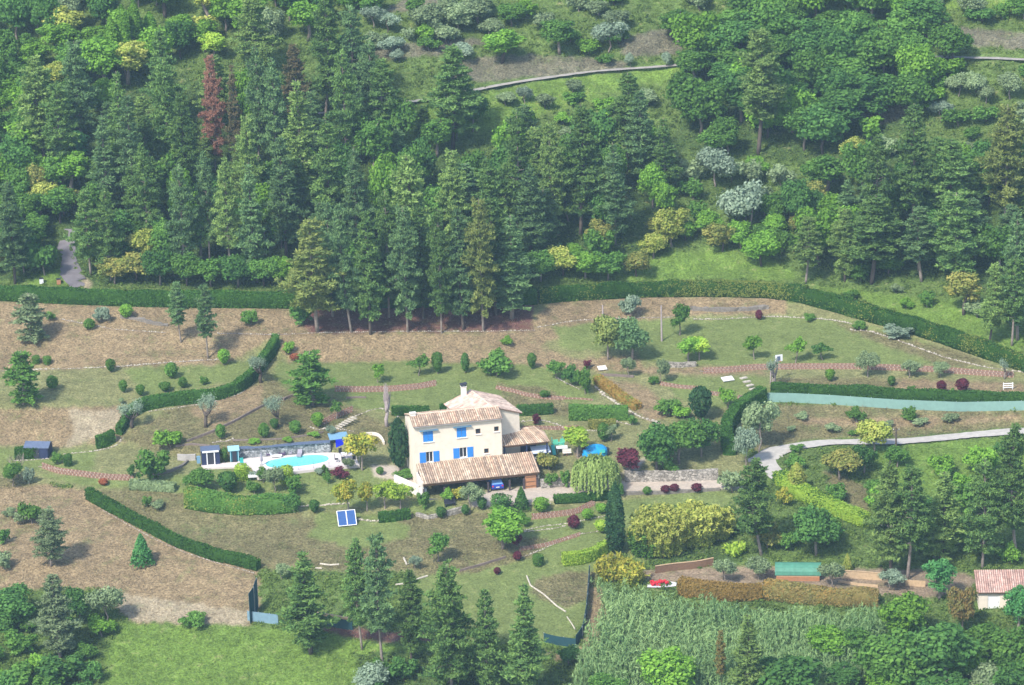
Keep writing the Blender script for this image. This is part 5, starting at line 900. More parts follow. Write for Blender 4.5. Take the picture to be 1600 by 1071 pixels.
# ---------------------------------------------------------------- garden trees and shrubs: kind, u, v of the foot, height px, width px, leaf, name, label, category
GP = '''youngpine|489|633|82|66|green|pine_tree|big dense bright green young pine on the lawn left of the house|tree
egg0|625|738|80|25|cyp|cypress|thick dark cypress against the left wall of the house|tree
cypress|963|864|108|24|cyp|cypress|tall narrow dark cypress on the lower right lawn|tree
willow|931|767|54|76|willow|willow_tree|broad pale weeping willow beside the driveway|tree
standard|984|750|52|42|purple|plum_tree|round purple leaved tree at the start of the retaining wall|tree
standard|903|715|50|45|lime|lime_green_tree|round lime green tree behind the willow|tree
standard|567|735|64|44|gold|tree|gold and orange tipped round tree at the right end of the pool|tree
standard|545|805|62|36|gold|tree|golden tree standing above the solar panels, left one|tree
standard|574|798|50|28|gold|tree|smaller golden tree right of the one above the solar panels|tree
standard|601|795|48|34|lime|tree|lime green tree between the golden trees and the white wall|tree
standard|627|797|44|36|lime|tree|lower lime green tree beside the slanting white wall|tree
standard|903|765|18|12|green|tree|tiny round topped standard tree left of the willow|tree
oak0|785|858|70|72|bright|oak_tree|large round bright green tree below the driveway|tree
fruit0|684|878|46|46|green|fruit_tree|soft green fruit tree on the brown lower lawn|tree
olive1|648|892|24|22|silver|olive_tree|small half bare olive beside the white forked branch|tree
bush0|778|588|42|58|green|fruit_tree|wide clump of fruit trees on the lawn behind the chimney|tree
fruit0|590|598|30|26|bright|fruit_tree|lone small forked tree on the lawn above the tile border|tree
fruit1|655|587|34|34|green|fruit_tree|small fruit tree left of the narrow one on the upper lawn|tree
egg1|684|584|32|16|green|shrub|narrow upright shrub right of the upper lawn fruit tree|shrub
egg0|727|583|30|11|deep|shrub|slim dark shrub left of the wide fruit tree clump|shrub
egg1|831|577|24|13|green|shrub|small upright shrub alone right of the fruit tree clump|shrub
fruit1|870|592|32|40|green|tree|left bushy tree of the row above the block hedge|tree
bush1|893|603|38|30|deep|tree|middle dark tree of the row above the block hedge|tree
bush2|914|616|44|30|green|tree|right tallest tree of the row above the block hedge|tree
egg0|851|621|10|14|green|shrub|tiny green mound above the right tile border|shrub
bush0|793|540|16|21|bright|shrub|round bright bush on the brown bank right of the tall pines|shrub
oak1|950|562|74|50|pineyel|pine_tree|squat yellow green pine left of the pair on the upper lawn|tree
oak3|988|562|74|62|pineblue|pine_tree|squat grey green pine right of the pair on the upper lawn|tree
bush1|985|494|42|34|silver|shrub|grey green bush above the pair of squat pines|shrub
fruit0|1062|524|50|40|green|tree|leaning leafy tree right of the bare pole|tree
standard|1075|566|40|38|bright|lime_tree|left of the twin bright round lawn trees above the rubble wall|tree
standard|1093|563|38|38|lime|lime_tree|right of the twin bright round lawn trees above the rubble wall|tree
fruit0|1178|562|40|33|bright|tree|bright umbrella shaped tree in the middle of the right lawn|tree
fruit1|1244|567|42|33|bright|tree|bright round tree right of the basketball backboard|tree
fruit1|1284|563|29|32|deep|tree|dark small round tree on the right lawn|tree
olive0|1356|590|40|37|olive|olive_tree|grey green olive standing on the long tile border|tree
olive1|1421|591|28|34|olive|olive_tree|sparse small olive below the long tile border|tree
olive0|1470|590|24|28|olive|olive_tree|sparse small olive above the purple shrubs|tree
egg1|1297|596|18|14|bright|shrub|small green ball shrub below the middle of the tile border|shrub
egg0|1393|603|15|10|green|shrub|tiny green shrub in front of the sparse olives|shrub
bush2|1424|618|16|18|green|shrub|round green shrub touching the low hedge far right|shrub
egg1|1471|616|20|14|purple|shrub|left purple shrub behind the teal windscreen|shrub
bush0|1488|618|12|13|green|shrub|low green shrub between the two purple shrubs|shrub
egg1|1504|617|24|18|purple|shrub|right purple shrub behind the teal windscreen|shrub
bush0|1265|502|14|19|green|shrub|green bush on the stone edging at the top of the right lawn|shrub
bush1|1342|515|17|22|green|shrub|second green bush along the stone edging of the right lawn|shrub
egg0|1186|500|15|9|purple|shrub|small dark red shrub on the white stones of the upper lawn|shrub
bush2|1400|528|20|50|silver|shrub|grey bush bank between the stones and the curving hedge|shrub
egg1|1095|657|50|32|cyp|conifer|dark blue green conifer above the big laurel hedge|tree
bush0|1045|650|30|45|green|shrub|loose green shrubs left of the dark conifer|shrub
bush1|1068|655|26|30|bright|shrub|bright green shrub at the foot of the dark conifer|shrub
fruit1|1137|640|34|38|bright|tree|small lime tree left of the curved hedge|tree
olive1|1033|598|38|26|olive|olive_tree|pale small olive above the dark red tile border|tree
olive0|982|590|32|24|olive|olive_tree|pale round olive right of the cream slab|tree
bush1|1020|600|14|18|green|shrub|low green shrub right of the rotting log kerb|shrub
bush2|918|576|14|16|purple|shrub|sparse dark purple shrub left of the cream slab|shrub
oak1|1026|742|84|70|deep|laurel_tree|left large dark tree of the big laurel group|tree
oak3|1062|724|72|72|green|laurel_tree|middle dark tree of the big laurel group|tree
oak2|1096|714|64|58|deep|laurel_tree|right rounded tree of the big laurel group|tree
bush0|1046|748|34|28|green|shrub|green bush at the foot of the laurel group above the wall|shrub
egg0|943|690|28|16|green|topiary|clipped drum shaped shrub on the lawn below the block hedge|shrub
olive1|955|690|26|26|olive|shrub|thin grey shrub right of the drum shaped topiary|shrub
bush2|838|664|18|18|purple|shrub|dark purple bush at the corner of the rear wing|shrub
bush0|988|665|18|16|green|shrub|small green ball bush right of the block hedge|shrub
oak2|920|712|16|24|purple|shrub|purple shrub between lime tree and play tent|shrub
bush1|858|735|34|36|autumn|shrub|bushy shrub at the right corner of the carport roof|shrub
bush0|862|762|26|24|green|shrub|green shrub against the stone wall by the carport|shrub
bush2|884|762|30|18|green|shrub|upright green shrub between the carport wall and willow|shrub
drum|378|750|24|19|lime|topiary|left bright green drum topiary in front of the pool lawn|shrub
drum|448|755|26|20|lime|topiary|right bright green drum topiary in front of the pool|shrub
bush0|411|755|30|20|green|shrub|green shrub between the two bright drum topiaries|shrub
olive0|430|772|44|34|olive|shrub|grey leafy shrub between the drum topiaries and the pool|shrub
bush1|398|772|26|24|green|shrub|green shrub under the left drum topiary|shrub
bush2|460|772|30|36|green|shrub|loose green shrub under the right drum topiary|shrub
egg1|357|771|32|28|deep|shrub|dark bushy rounded shrub left of the drum topiaries|shrub
oak3|310|771|42|46|green|tree|round green tree right of the big bush left of the pool|tree
bush2|240|755|56|60|green|shrub|very large two tone bush with dark heart left of the pool|shrub
bush0|206|746|22|15|deep|shrub|small dark bush at the left foot of the very large bush|shrub
bush1|266|700|36|48|bright|tree|bright green bushy tree on the slope above the very large bush|tree
olive0|190|632|10|10|olive|shrub|tiny grey shrub at the edge of the left lawn|shrub
bush0|90|725|20|20|green|shrub|green bush right of the shed hedge|shrub
drum|107|728|18|12|deep|topiary|dark clipped cube bush beside the green bush near the shed|shrub
egg0|345|686|22|13|green|shrub|egg shaped bush above the playhouse|shrub
egg0|413|684|22|14|green|shrub|egg shaped bush above the left half of the pool wall|shrub
egg1|429|671|16|12|deep|shrub|dark bush at the foot of the broken olive trunk|shrub
egg0|462|678|20|15|green|shrub|egg shaped bush above the middle of the pool wall|shrub
egg1|497|668|22|17|bright|shrub|bright ball bush in the white stone cluster|shrub
olive1|518|682|18|17|silver|shrub|small silvery shrub above the pool shelter|shrub
bush0|449|690|8|20|bright|shrub|low grassy mound on the pool wall terrace, left one|shrub
bush2|492|683|8|22|bright|shrub|low grassy mound on the pool wall terrace, right one|shrub
bush1|396|693|9|20|bright|shrub|low grassy mound just above the bathing hut|shrub
bush2|350|722|24|20|green|shrub|green bush between the playhouse and the bathing hut|shrub
fruit1|526|655|30|26|green|tree|small round tree left of the bare pollard|tree
bush0|507|740|16|12|green|shrub|little green shrub in front of the purple shrub by the pool|shrub
bush1|531|748|20|30|purple|shrub|purple shrub on the lawn in front of the pool|shrub
olive0|545|737|22|20|olive|shrub|grey green shrub at the right corner of the pool deck|shrub
bush2|512|757|22|14|green|shrub|green shrub below the pool lawn near the stones|shrub
egg1|491|802|20|15|deep|topiary|dark egg shaped bush left of the golden trees|shrub
bush2|459|802|34|30|deep|shrub|dark bush at the right end of the billowing hedge|shrub
olive0|499|742|10|18|silver|shrub|low lavender grey clump on the pool lawn|shrub
egg0|594|742|12|10|green|shrub|tiny bush by the pale path left of the house|shrub
bush1|631|745|10|36|green|shrub|low green bedding at the foot of the thick cypress|shrub
bush2|662|796|30|22|green|shrub|leafy bush in front of the white block at the carport corner|shrub
bush0|700|785|24|22|bright|shrub|bright bush in front of the left carport bays|shrub
olive1|735|800|46|40|olive|olive_tree|grey olive tree spreading in front of the carport|tree
autumnbush|716|780|20|26|gold|shrub|golden feathery shrub in front of the carport|shrub
egg1|689|810|17|15|deep|topiary|dark ball topiary right of the low pale stone wall|shrub
egg0|727|805|16|10|deep|topiary|dark narrow topiary at the right end of the mortared wall|shrub
egg1|753|797|19|14|deep|topiary|dark ball topiary on the left edge of the driveway|shrub
drum|783|800|26|27|deep|topiary|broad dark topiary on the lower edge of the driveway|shrub
cone|815|796|34|22|deep|topiary|tall dark leafy shrub right of the broad dark topiary|shrub
egg0|846|800|22|20|bright|topiary|bright green ball on the lower edge of the driveway|shrub
egg1|814|815|14|14|green|shrub|small green shrub above the white stone line|shrub
bush0|822|822|14|18|green|shrub|green shrub at the left end of the lower tile border|shrub
egg0|918|812|16|15|bright|shrub|bright ball left of the tall cypress beside the tile border|shrub
egg1|940|802|14|18|bright|shrub|bright shrub touching the tall cypress on its left|shrub
egg0|897|826|20|16|purple|shrub|dark purple ball between the white stone lines|shrub
egg1|940|832|18|20|lime|shrub|lime green ball beneath the tall cypress on its left|shrub
egg0|809|876|14|11|purple|shrub|lower purple bush right of the large bright tree|shrub
bush0|808|855|22|18|purple|shrub|shaded purple bush behind the foot of the large bright tree|shrub
drum|841|883|17|15|green|topiary|small green clipped cube bush on the lower lawn|shrub
egg0|777|898|11|9|purple|shrub|tiny dark purple plant ringed with white on the lower lawn|shrub
bush1|965|777|26|18|deep|shrub|dark bush directly behind the tip of the tall cypress|shrub
egg0|1011|773|12|11|green|shrub|small green ball on the driveway verge|shrub
egg0|1040|771|12|12|purple|shrub|left purple ball on the driveway verge|shrub
egg1|1054|770|13|13|purple|shrub|middle purple ball on the driveway verge|shrub
egg0|1089|769|13|14|purple|shrub|right purple ball on the driveway verge|shrub
bush0|1143|770|38|44|olive|shrub|rounded grey green bush at the right end of the retaining wall|shrub
olive0|1166|728|60|40|silver|tree|silvery feathery tree inside the curved hedge|tree
olive1|1187|706|80|60|olive|tree|tall grey green feathery tree beside the curved hedge|tree
egg0|82|609|21|15|green|shrub|vase shaped shrub right of the conifer on the left lawn|shrub
egg1|173|582|20|14|green|shrub|round shrub on the stone edging of the left lawn|shrub
egg1|193|614|19|12|green|shrub|small shrub lowest but one on the left lawn|shrub
egg1|220|619|17|13|green|shrub|small shrub lowest on the left lawn above the hedge|shrub
egg0|268|591|23|17|green|shrub|round shrub in the upper middle of the left lawn|shrub
egg1|258|612|14|17|green|shrub|round shrub close above the curving hedge, left one|shrub
egg0|286|606|16|12|green|shrub|narrow shrub close above the curving hedge, middle one|shrub
bush0|319|601|14|15|green|shrub|soft shrub close above the curving hedge, right one|shrub
egg1|350|570|23|17|bright|shrub|round shrub at the right end of the left lawn|shrub
youngpine|37|632|82|54|green|conifer|green conifer on the left lawn with short bare trunk|tree
youngpine|48|535|75|52|olive|conifer|pale green young tree on the brown bank at far left|tree
bush0|78|502|17|18|green|shrub|dark green bush on the bank under the long hedge at left|shrub
bush1|158|503|28|28|silver|shrub|grey rounded bush on the bank under the long hedge|shrub
egg1|198|498|21|19|bright|shrub|bright bush on the bank under the long hedge|shrub
egg0|140|515|16|15|green|shrub|small bush left below the grey rounded bush|shrub
drum|57|568|12|11|green|shrub|left of two small shrubs above the left lawn|shrub
drum|74|569|12|11|green|shrub|right of two small shrubs above the left lawn|shrub
bush1|388|508|28|28|green|shrub|shrub at the foot of the long hedge right of the slender pines|shrub
pine4|283|535|90|36|pineblue|pine_tree|slender sparse pine in front of the long hedge, left one|tree
pine4|325|560|110|40|pineblue|pine_tree|slender sparse pine with long bare trunk, right one|tree
bush0|452|555|24|20|bright|shrub|bright shrub at the top of the curving left hedge|shrub
egg0|461|563|10|12|red|shrub|small red shrub behind the big bright young pine|shrub
bush2|470|508|34|40|deep|shrub|dark bush left of the first tall pine trunk|shrub
egg0|162|758|10|12|red|shrub|small red shrub beside the long tile border on the left|shrub
cone|222|882|46|32|teal|conifer|lone blue green conifer on the dry lower left slope|tree
bush2|230|792|18|18|green|shrub|small green shrub above the slanting left hedge|shrub
bush0|247|795|14|26|olive|shrub|low weedy shrub above the slanting left hedge|shrub
pine5|80|885|90|62|olive|tree|tall soft olive green tree on the left edge slope|tree
bush1|50|818|40|40|green|shrub|blue green bush behind the tall soft tree at left|shrub
bush2|4|850|26|26|deep|shrub|dark bush at the extreme left edge|shrub
bush0|2|885|24|22|teal|shrub|low blue green bush at the left edge below the dark one|shrub
pine1|95|1030|130|72|olive|tree|big feathery olive green tree at lower left|tree
oak2|25|980|66|80|deep|tree|dark spreading bush in the lower left corner|tree
oak3|125|975|64|50|deep|tree|dark tree right of the feathery tree at lower left|tree
olive0|168|975|60|60|olive|tree|grey green tree next to the dark one at lower left|tree
bush1|303|978|26|44|green|shrub|low green mound at the top edge of the meadow|shrub
bush2|95|1071|50|80|deep|shrub|dark shrub mass at the bottom left of the picture|shrub
bush0|30|1075|40|60|green|shrub|green shrub in the bottom left corner|shrub
bush1|140|1066|40|40|deep|shrub|dark round shrub at the edge of the bottom meadow|shrub
olive0|20|760|36|40|green|shrub|green bush on the slope below the shed at left|shrub
bush2|46|758|30|20|silver|shrub|grey dead looking bush on the slope below the shed|shrub
pine3|486|1021|160|88|pine|pine_tree|large dense dark pine in front, leftmost of the front group|tree
pine2|566|1015|172|60|pine|pine_tree|tall pine second from left in the front group|tree
pine4|598|1046|205|66|pineblue|pine_tree|tallest pine of the front group with forked pale trunk|tree
pine0|642|1038|150|56|pine|pine_tree|shadowy slender pine behind the tallest front pine|tree
pine5|707|1095|212|98|pine|pine_tree|very wide dark pine in the middle of the front group|tree
pine1|765|1092|168|56|pine|pine_tree|smaller pine right of the very wide front pine|tree
pine3|822|1110|195|76|pine|pine_tree|wide dark pine at the right end of the front group|tree
oak3|583|1090|58|60|silver|shrub|grey round shrub below the tallest front pine|shrub
olive1|440|905|26|26|olive|olive_tree|old bare olive left of the big front pine|tree
oak4|1040|1092|84|96|bright|tree|yellow green broad tree in the bottom reeds|tree
oak0|950|1100|50|70|green|tree|low green tree at the bottom between pines and reeds|tree
pine3|1165|1110|150|72|pinelight|pine_tree|light green pine at the bottom right of the reeds|tree
pine4|1128|1082|95|22|rust|dead_conifer|slim brown dead conifer at the bottom beside the light pine|tree
oak0|1243|1105|90|116|deep|tree|broad dark green tree at the bottom right of the pine|tree
oak1|1412|1010|86|84|bright|tree|bright tree at the right end of the brown hedge|tree
oak4|1390|1090|108|110|green|tree|large green tree at the bottom right|tree
tall0|1466|1085|150|112|deep|tree|massive dark tree left of the tiled hut|tree
tall2|1467|937|72|48|teal|tree|emerald green tree standing left of the tiled hut|tree
oak2|1503|990|84|44|rust|tree|orange tinted tree directly left of the tiled hut|tree
tall1|1590|1000|98|46|teal|tree|tall emerald tree in front of the tiled hut|tree
oak4|1580|1075|100|90|green|tree|light green tree below the tiled hut|tree
oak3|1545|1100|70|60|olive|tree|grey green tree at the bottom right corner|tree
pine2|1190|868|148|78|pine|pine_tree|dark pine above the yard, right of the yellow bamboo|tree
oak4|1276|868|80|72|deep|oak_tree|round dark oak above the tunnel shed|tree
pine0|1393|900|178|82|pinelight|pine_tree|tall light pine with bare trunk above the yard, left one|tree
pine4|1418|905|170|76|pine|pine_tree|tall pine with bare trunk above the yard, right one|tree
pine3|1470|880|140|80|pinelight|pine_tree|broad pine on the right slope behind the bright tree|tree
pine5|1535|888|165|84|pine|pine_tree|dark pine above the tiled hut|tree
pine2|1588|872|205|80|pine|pine_tree|tall dark pine at the right edge crossing the gravel road|tree
olive0|1133|912|40|36|olive|olive_tree|grey olive in the yard right of the red heap|tree
olive1|1185|905|38|40|olive|olive_tree|second grey olive in the yard left of the tunnel shed|tree
olive0|1300|918|40|42|olive|olive_tree|grey olive at the right end of the tunnel shed|tree
olive1|1390|922|32|46|silver|olive_tree|silvery bush on the boards right of the tunnel shed|tree
cone|1324|892|26|15|yellow|shrub|small bright yellow shrub behind the light board wall|shrub
oak1|1366|708|56|54|yellow|tree|yellow flowering tree on the edge of the upper gravel road|tree
oak3|1312|750|54|64|autumn|tree|brownish green tree below the upper gravel road|tree
oak0|1350|740|50|44|deep|tree|dark tree under the yellow flowering tree|tree
bush2|1245|705|10|30|green|shrub|green verge bush inside the road bend|shrub
bush0|1243|732|24|34|green|shrub|green bush at the inner corner of the road bend|shrub
poplar|1245|770|46|22|yellow|bamboo|yellow upright bamboo at the end of the lime hedge|bamboo
bush1|1225|790|32|28|gold|shrub|golden bush below the upright yellow bamboo|shrub
bush1|1339|660|28|28|green|shrub|green bush below the teal windscreen, left one|shrub
bush2|1423|660|26|26|green|shrub|green bush below the teal windscreen, right one|shrub
bush0|1395|860|20|22|green|shrub|small spiky plant at the foot of the left bare trunk pine|shrub'''
for ln in GP.split('\n'):
    k, u, v, hp, wp, lm_, nm, lab, cat = ln.split('|')
    if k == 'autumnbush': k = 'bush1'
    plant(k, float(u), float(v), float(hp), float(wp), lm_, nm, lab, cat, bk=barkd if k in ('pine0', 'pine3') else None)
# bamboo clump, palm and yellow plants made of arching canes
def canes(u, v, hp, wp, n, lm_, lab, name='bamboo', cat='bamboo', leafs=.26, spread=.25):
    p = G(u, v); s = pxm(p); H = hp/s/.945; W = wp/s; e = empty(name, p, 0, lab, cat); cen = []; up = []; nr = []; T_ = []; mb = MB()
    for i in range(n):
        a = random.random()*6.283; q = math.sqrt(random.random())*.36; b = np.array([math.cos(a)*W*q, math.sin(a)*W*q*.7, -.1]); h_ = H*(.45+.6*random.random())*(1-.5*q); out = np.array([math.cos(a), math.sin(a), 0])*W*spread*(.4+.6*random.random())
        f = lambda t: b+np.array([0, 0, h_*t*(1-.12*t*t)])+out*t**2.2
        if i % 3 == 0: mb.tube([f(t) for t in (0, .4, .7, 1)], [.03, .025, .02, .008], 4, cap=False)
        m = int(h_*22); t = .06+.94*rng.random(m)**.85; pp = np.array([f(x) for x in t])+rng.normal(size=(m, 3))*.14; cen.append(pp); up.append(unit(np.array([0, 0, .5])+rng.normal(size=(m, 3))*.7)); nr.append(rng.normal(size=(m, 3))+[0, -.3, .5]); T_.append(np.clip(t*.75+.25*rng.normal(size=m), 0, 1))
    cen = np.concatenate(cen); mb.build('cane', woodl, e); leaves_mesh('foliage', quads(cen, np.concatenate(nr), leafs, 2.8, rng, np.concatenate(up)), np.concatenate(T_), LM[lm_], e)
canes(1035, 862, 80, 92, 260, 'yellow', 'left half of the big yellow green bamboo clump right of the cypress'); canes(1085, 848, 70, 84, 240, 'yellow', 'right half of the big yellow green bamboo clump'); canes(1122, 838, 50, 56, 120, 'yellow', 'low yellow bamboo at the right end of the clump'); canes(1008, 868, 56, 50, 70, 'green', 'green bamboo shoots at the left foot of the clump')
canes(960, 905, 42, 56, 70, 'gold', 'orange yellow bamboo tuft right below the tall cypress'); canes(985, 912, 40, 44, 60, 'gold', 'second orange bamboo tuft above the reeds')
canes(1150, 866, 20, 24, 24, 'lime', 'small pale palm like plant on the green slope', 'palm', 'palm', .3, .6)
# pruned trunks
def snag(u, v, hp, lab, m, shoots, spread, sp_len, name='olive_tree', lm_=None, r0=.3, thin=.02):
    p = G(u, v); s = pxm(p); H = hp/s/.945; e = empty(name, p, random.random()*6, lab, 'tree'); tr = MB(); tr.tube([(0, 0, -.3), (.12, .05, H*.2), (-.1, 0, H*.4), (.1, 0, H*.55)], [r0, r0*.75, r0*.7, r0*.5], 8); tips = []
    for i in range(3+shoots//8): a = random.random()*6.28; q = (math.cos(a)*spread*.45, math.sin(a)*spread*.45, H*(.6+.2*random.random())); tr.tube([(0, 0, H*.38), (q[0]*.6, q[1]*.6, H*.52), q], [r0*.5, r0*.35, r0*.22], 6); tips.append(q)
    tr.build('trunk', m, e, True); sh = MB(); cen = []
    for i in range(shoots):
        b = tips[i % len(tips)]; a = random.random()*6.28; t_ = (b[0]+math.cos(a)*spread*.3, b[1]+math.sin(a)*spread*.3, b[2]+sp_len*(.5+.6*random.random())); sh.tube([b, ((b[0]+t_[0])/2+.05, (b[1]+t_[1])/2, (b[2]+t_[2])/2), t_], [thin*1.6, thin*1.2, thin*.6], 4, cap=False); cen += [np.array(b)*(1-k)+np.array(t_)*k for k in (.5, .7, .9, 1.)]
    sh.build('shoots', m, e)
    if lm_: cc = np.repeat(np.array(cen), 12, 0)+rng.normal(size=(len(cen)*12, 3))*.22; leaves_mesh('crown', quads(cc, rng.normal(size=cc.shape)+[0, 0, .5], .13, 1.8), rng.random(len(cc)), LM[lm_], e)
snag(605, 666, 52, 'bare pinkish grey pollarded tree with upright shoots left of the house', barkp, 34, 1.1, 2.6, 'pollard_tree', r0=.36, thin=.035)
snag(322, 667, 42, 'gnarled pruned olive trunk on the dry slope left of the kerb', barkd, 30, 2.2, 1.1, lm_='silver', r0=.34); snag(434, 667, 40, 'broken leaning olive trunk above the pool wall', barkd, 24, 2.2, 1.1, lm_='silver', r0=.3); snag(408, 598, 36, 'pruned olive on the inner side of the curving hedge', barkd, 30, 2.3, 1.1, lm_='silver', r0=.32); snag(207, 668, 34, 'stubby olive at the bend of the curving hedge', barkd, 34, 2.3, 1.2, lm_='silver', r0=.34)
snag(1209, 607, 44, 'gnarled grey olive trunk wrapped beside the basketball pole', bark, 16, 1.4, .9, lm_='silver', r0=.42); snag(28, 745, 34, 'dead twisted grey shrub on the slope under the shed lawn', bark, 26, 2.2, 1.2, 'dead_shrub', r0=.2)
snag(1570, 592, 28, 'small pale pruned trunk at the far right end of the stone edging', bark, 8, .8, .5, lm_='silver', r0=.15)

wall('garden_wall', 'curved cream plastered wall behind the gold tipped tree at the pool end', 'plaster wall', [(556, 690), (564, 683), (577, 679), (590, 680), (598, 688), (600, 695)], .4, .25, plaster, step=.4)
e = T('water_tank', 661, 775, None, R(12), 'white water tank standing at the left corner of the carport', 'tank'); mb = MB(); mb.tube([(0, 0, 0), (0, 0, .1), (0, 0, 1.0), (0, 0, 1.15), (0, 0, 1.22)], [.5, .55, .55, .42, .2], 14); mb.build('body', white, e); mb = MB(); mb.tube([(0, 0, 1.2), (0, 0, 1.3)], .16, 10); mb.build('lid', darkm, e)
for k, (u, v, m_, lb) in enumerate([(65, 445, white, 'small white marker box on the grass beside the dark lane'), (92, 446, woodo, 'small orange brown crate on the grass beside the dark lane')]):
    e = T('marker_box', u, v-2, None, R(10), lb, 'box'); MB().box((0, 0, .4), (.6, .5, .8)).build('box', m_, e); MB().box((0, 0, .84), (.7, .6, .08)).build('lid', darkm, e)
e = T('garden_bench', 703, 791, None, R(15), 'dark bench on the grass in front of the carport', 'bench'); MB().box((0, 0, .45), (1.5, .5, .07)).build('seat', darkm, e); MB().box((0, .24, .75), (1.5, .06, .5)).build('backrest', darkm, e); [MB().box((x, 0, .22), (.08, .45, .44)).build('leg', darkm, e) for x in (-.65, .65)]
# ---------------------------------------------------------------- the woods
DESC = {'pine': 'dark green pine', 'pineblue': 'blue green pine', 'pinelight': 'pale green pine', 'pineyel': 'yellowish green pine', 'deadpine': 'red brown dead pine', 'rustpine': 'rust brown fading pine',
        'green': 'green leafy tree', 'bright': 'bright green leafy tree', 'deep': 'dark leafy tree', 'olive': 'grey green leafy tree', 'silver': 'silvery grey tree', 'yellow': 'yellow green tree', 'autumn': 'brownish yellow tree', 'teal': 'emerald leafy tree', 'lime': 'lime green tree', 'poplar': 'slim bright green poplar'}
WOOD = []   # kind, u, v, h, w, leaf, desc key
for u, vt, h, w, m in [(269, 107, 190, 66, 'pine'), (193, 123, 190, 60, 'pine'), (212, 160, 175, 60, 'pineblue'), (290, 152, 180, 60, 'pine'), (173, 189, 150, 58, 'pineblue'), (337, 97, 172, 46, 'deadpine'), (373, 109, 165, 34, 'rustpine'), (403, 86, 190, 52, 'pineblue'), (430, 103, 185, 50, 'pineblue'),
  (460, 74, 130, 52, 'rustpine'), (468, 136, 195, 78, 'pinelight'), (394, 189, 155, 54, 'pinelight'), (448, 226, 175, 64, 'pineblue'), (361, 255, 175, 56, 'pinelight'), (288, 267, 165, 58, 'pineblue'), (402, 263, 178, 58, 'pineblue'), (231, 234, 165, 54, 'pine'), (328, 247, 172, 52, 'pineblue'),
  (24, 288, 155, 66, 'pineblue'), (142, 300, 130, 58, 'pine'), (174, 304, 134, 56, 'pine'), (75, 100, 175, 84, 'pinelight'), (98, 140, 150, 66, 'pine'), (127, 74, 150, 70, 'pineblue'), (262, 58, 150, 62, 'pine'), (507, 12, 185, 70, 'pine'), (402, 4, 130, 76, 'pinelight'), (708, 78, 155, 94, 'pine'), (582, 74, 150, 68, 'pineblue'),
  (609, 103, 150, 70, 'pine'), (712, 242, 160, 62, 'pinelight'), (808, 189, 195, 74, 'pine'), (862, 201, 175, 66, 'pinelight'), (907, 172, 195, 84, 'pine'), (979, 123, 145, 76, 'pine'), (1003, 150, 140, 62, 'pineblue'), (636, 255, 225, 94, 'pinelight'), (547, 25, 175, 70, 'pineblue'), (541, 90, 180, 64, 'pine'),
  (515, 200, 190, 66, 'pine'), (560, 240, 170, 60, 'pineblue'), (760, 260, 175, 70, 'pine'), (830, 270, 150, 64, 'pineblue'), (960, 230, 150, 66, 'pineblue'), (1040, 190, 120, 60, 'pine'), (1185, 62, 178, 92, 'pinelight'), (1427, 172, 205, 80, 'pine'), (1378, 222, 185, 70, 'pine'), (1362, 311, 132, 104, 'pine'),
  (1493, 308, 136, 104, 'pine'), (1571, 172, 172, 98, 'pineyel'), (1481, 226, 140, 82, 'pine'), (1590, 341, 190, 64, 'pineblue'), (1259, 345, 98, 54, 'pinelight'), (1545, 415, 124, 52, 'pinelight'), (1581, 410, 130, 54, 'pine'), (1440, 330, 110, 70, 'pineblue'), (1320, 330, 110, 60, 'pinelight')]:
    WOOD.append(('pine%d' % random.randrange(8), u, vt+h, h, w, m))
for u, v, h, w, m in [(496, 523, 176, 80, 'pineyel'), (549, 523, 192, 62, 'pineblue'), (579, 524, 205, 64, 'pine'), (637, 521, 205, 68, 'pineblue'), (690, 521, 188, 62, 'pine'), (724, 517, 190, 60, 'pineblue'), (755, 520, 190, 78, 'pineyel'), (800, 503, 165, 74, 'pineblue'), (662, 500, 170, 60, 'pine'), (520, 500, 165, 56, 'pineblue'), (608, 500, 180, 58, 'pine'), (775, 495, 165, 66, 'pine')]:
    WOOD.append(('pine%d' % random.choice((0, 1, 3, 5, 6)), u, v+random.uniform(-6, 1), h*random.uniform(.88, 1.08), w*random.uniform(.85, 1.2), m))
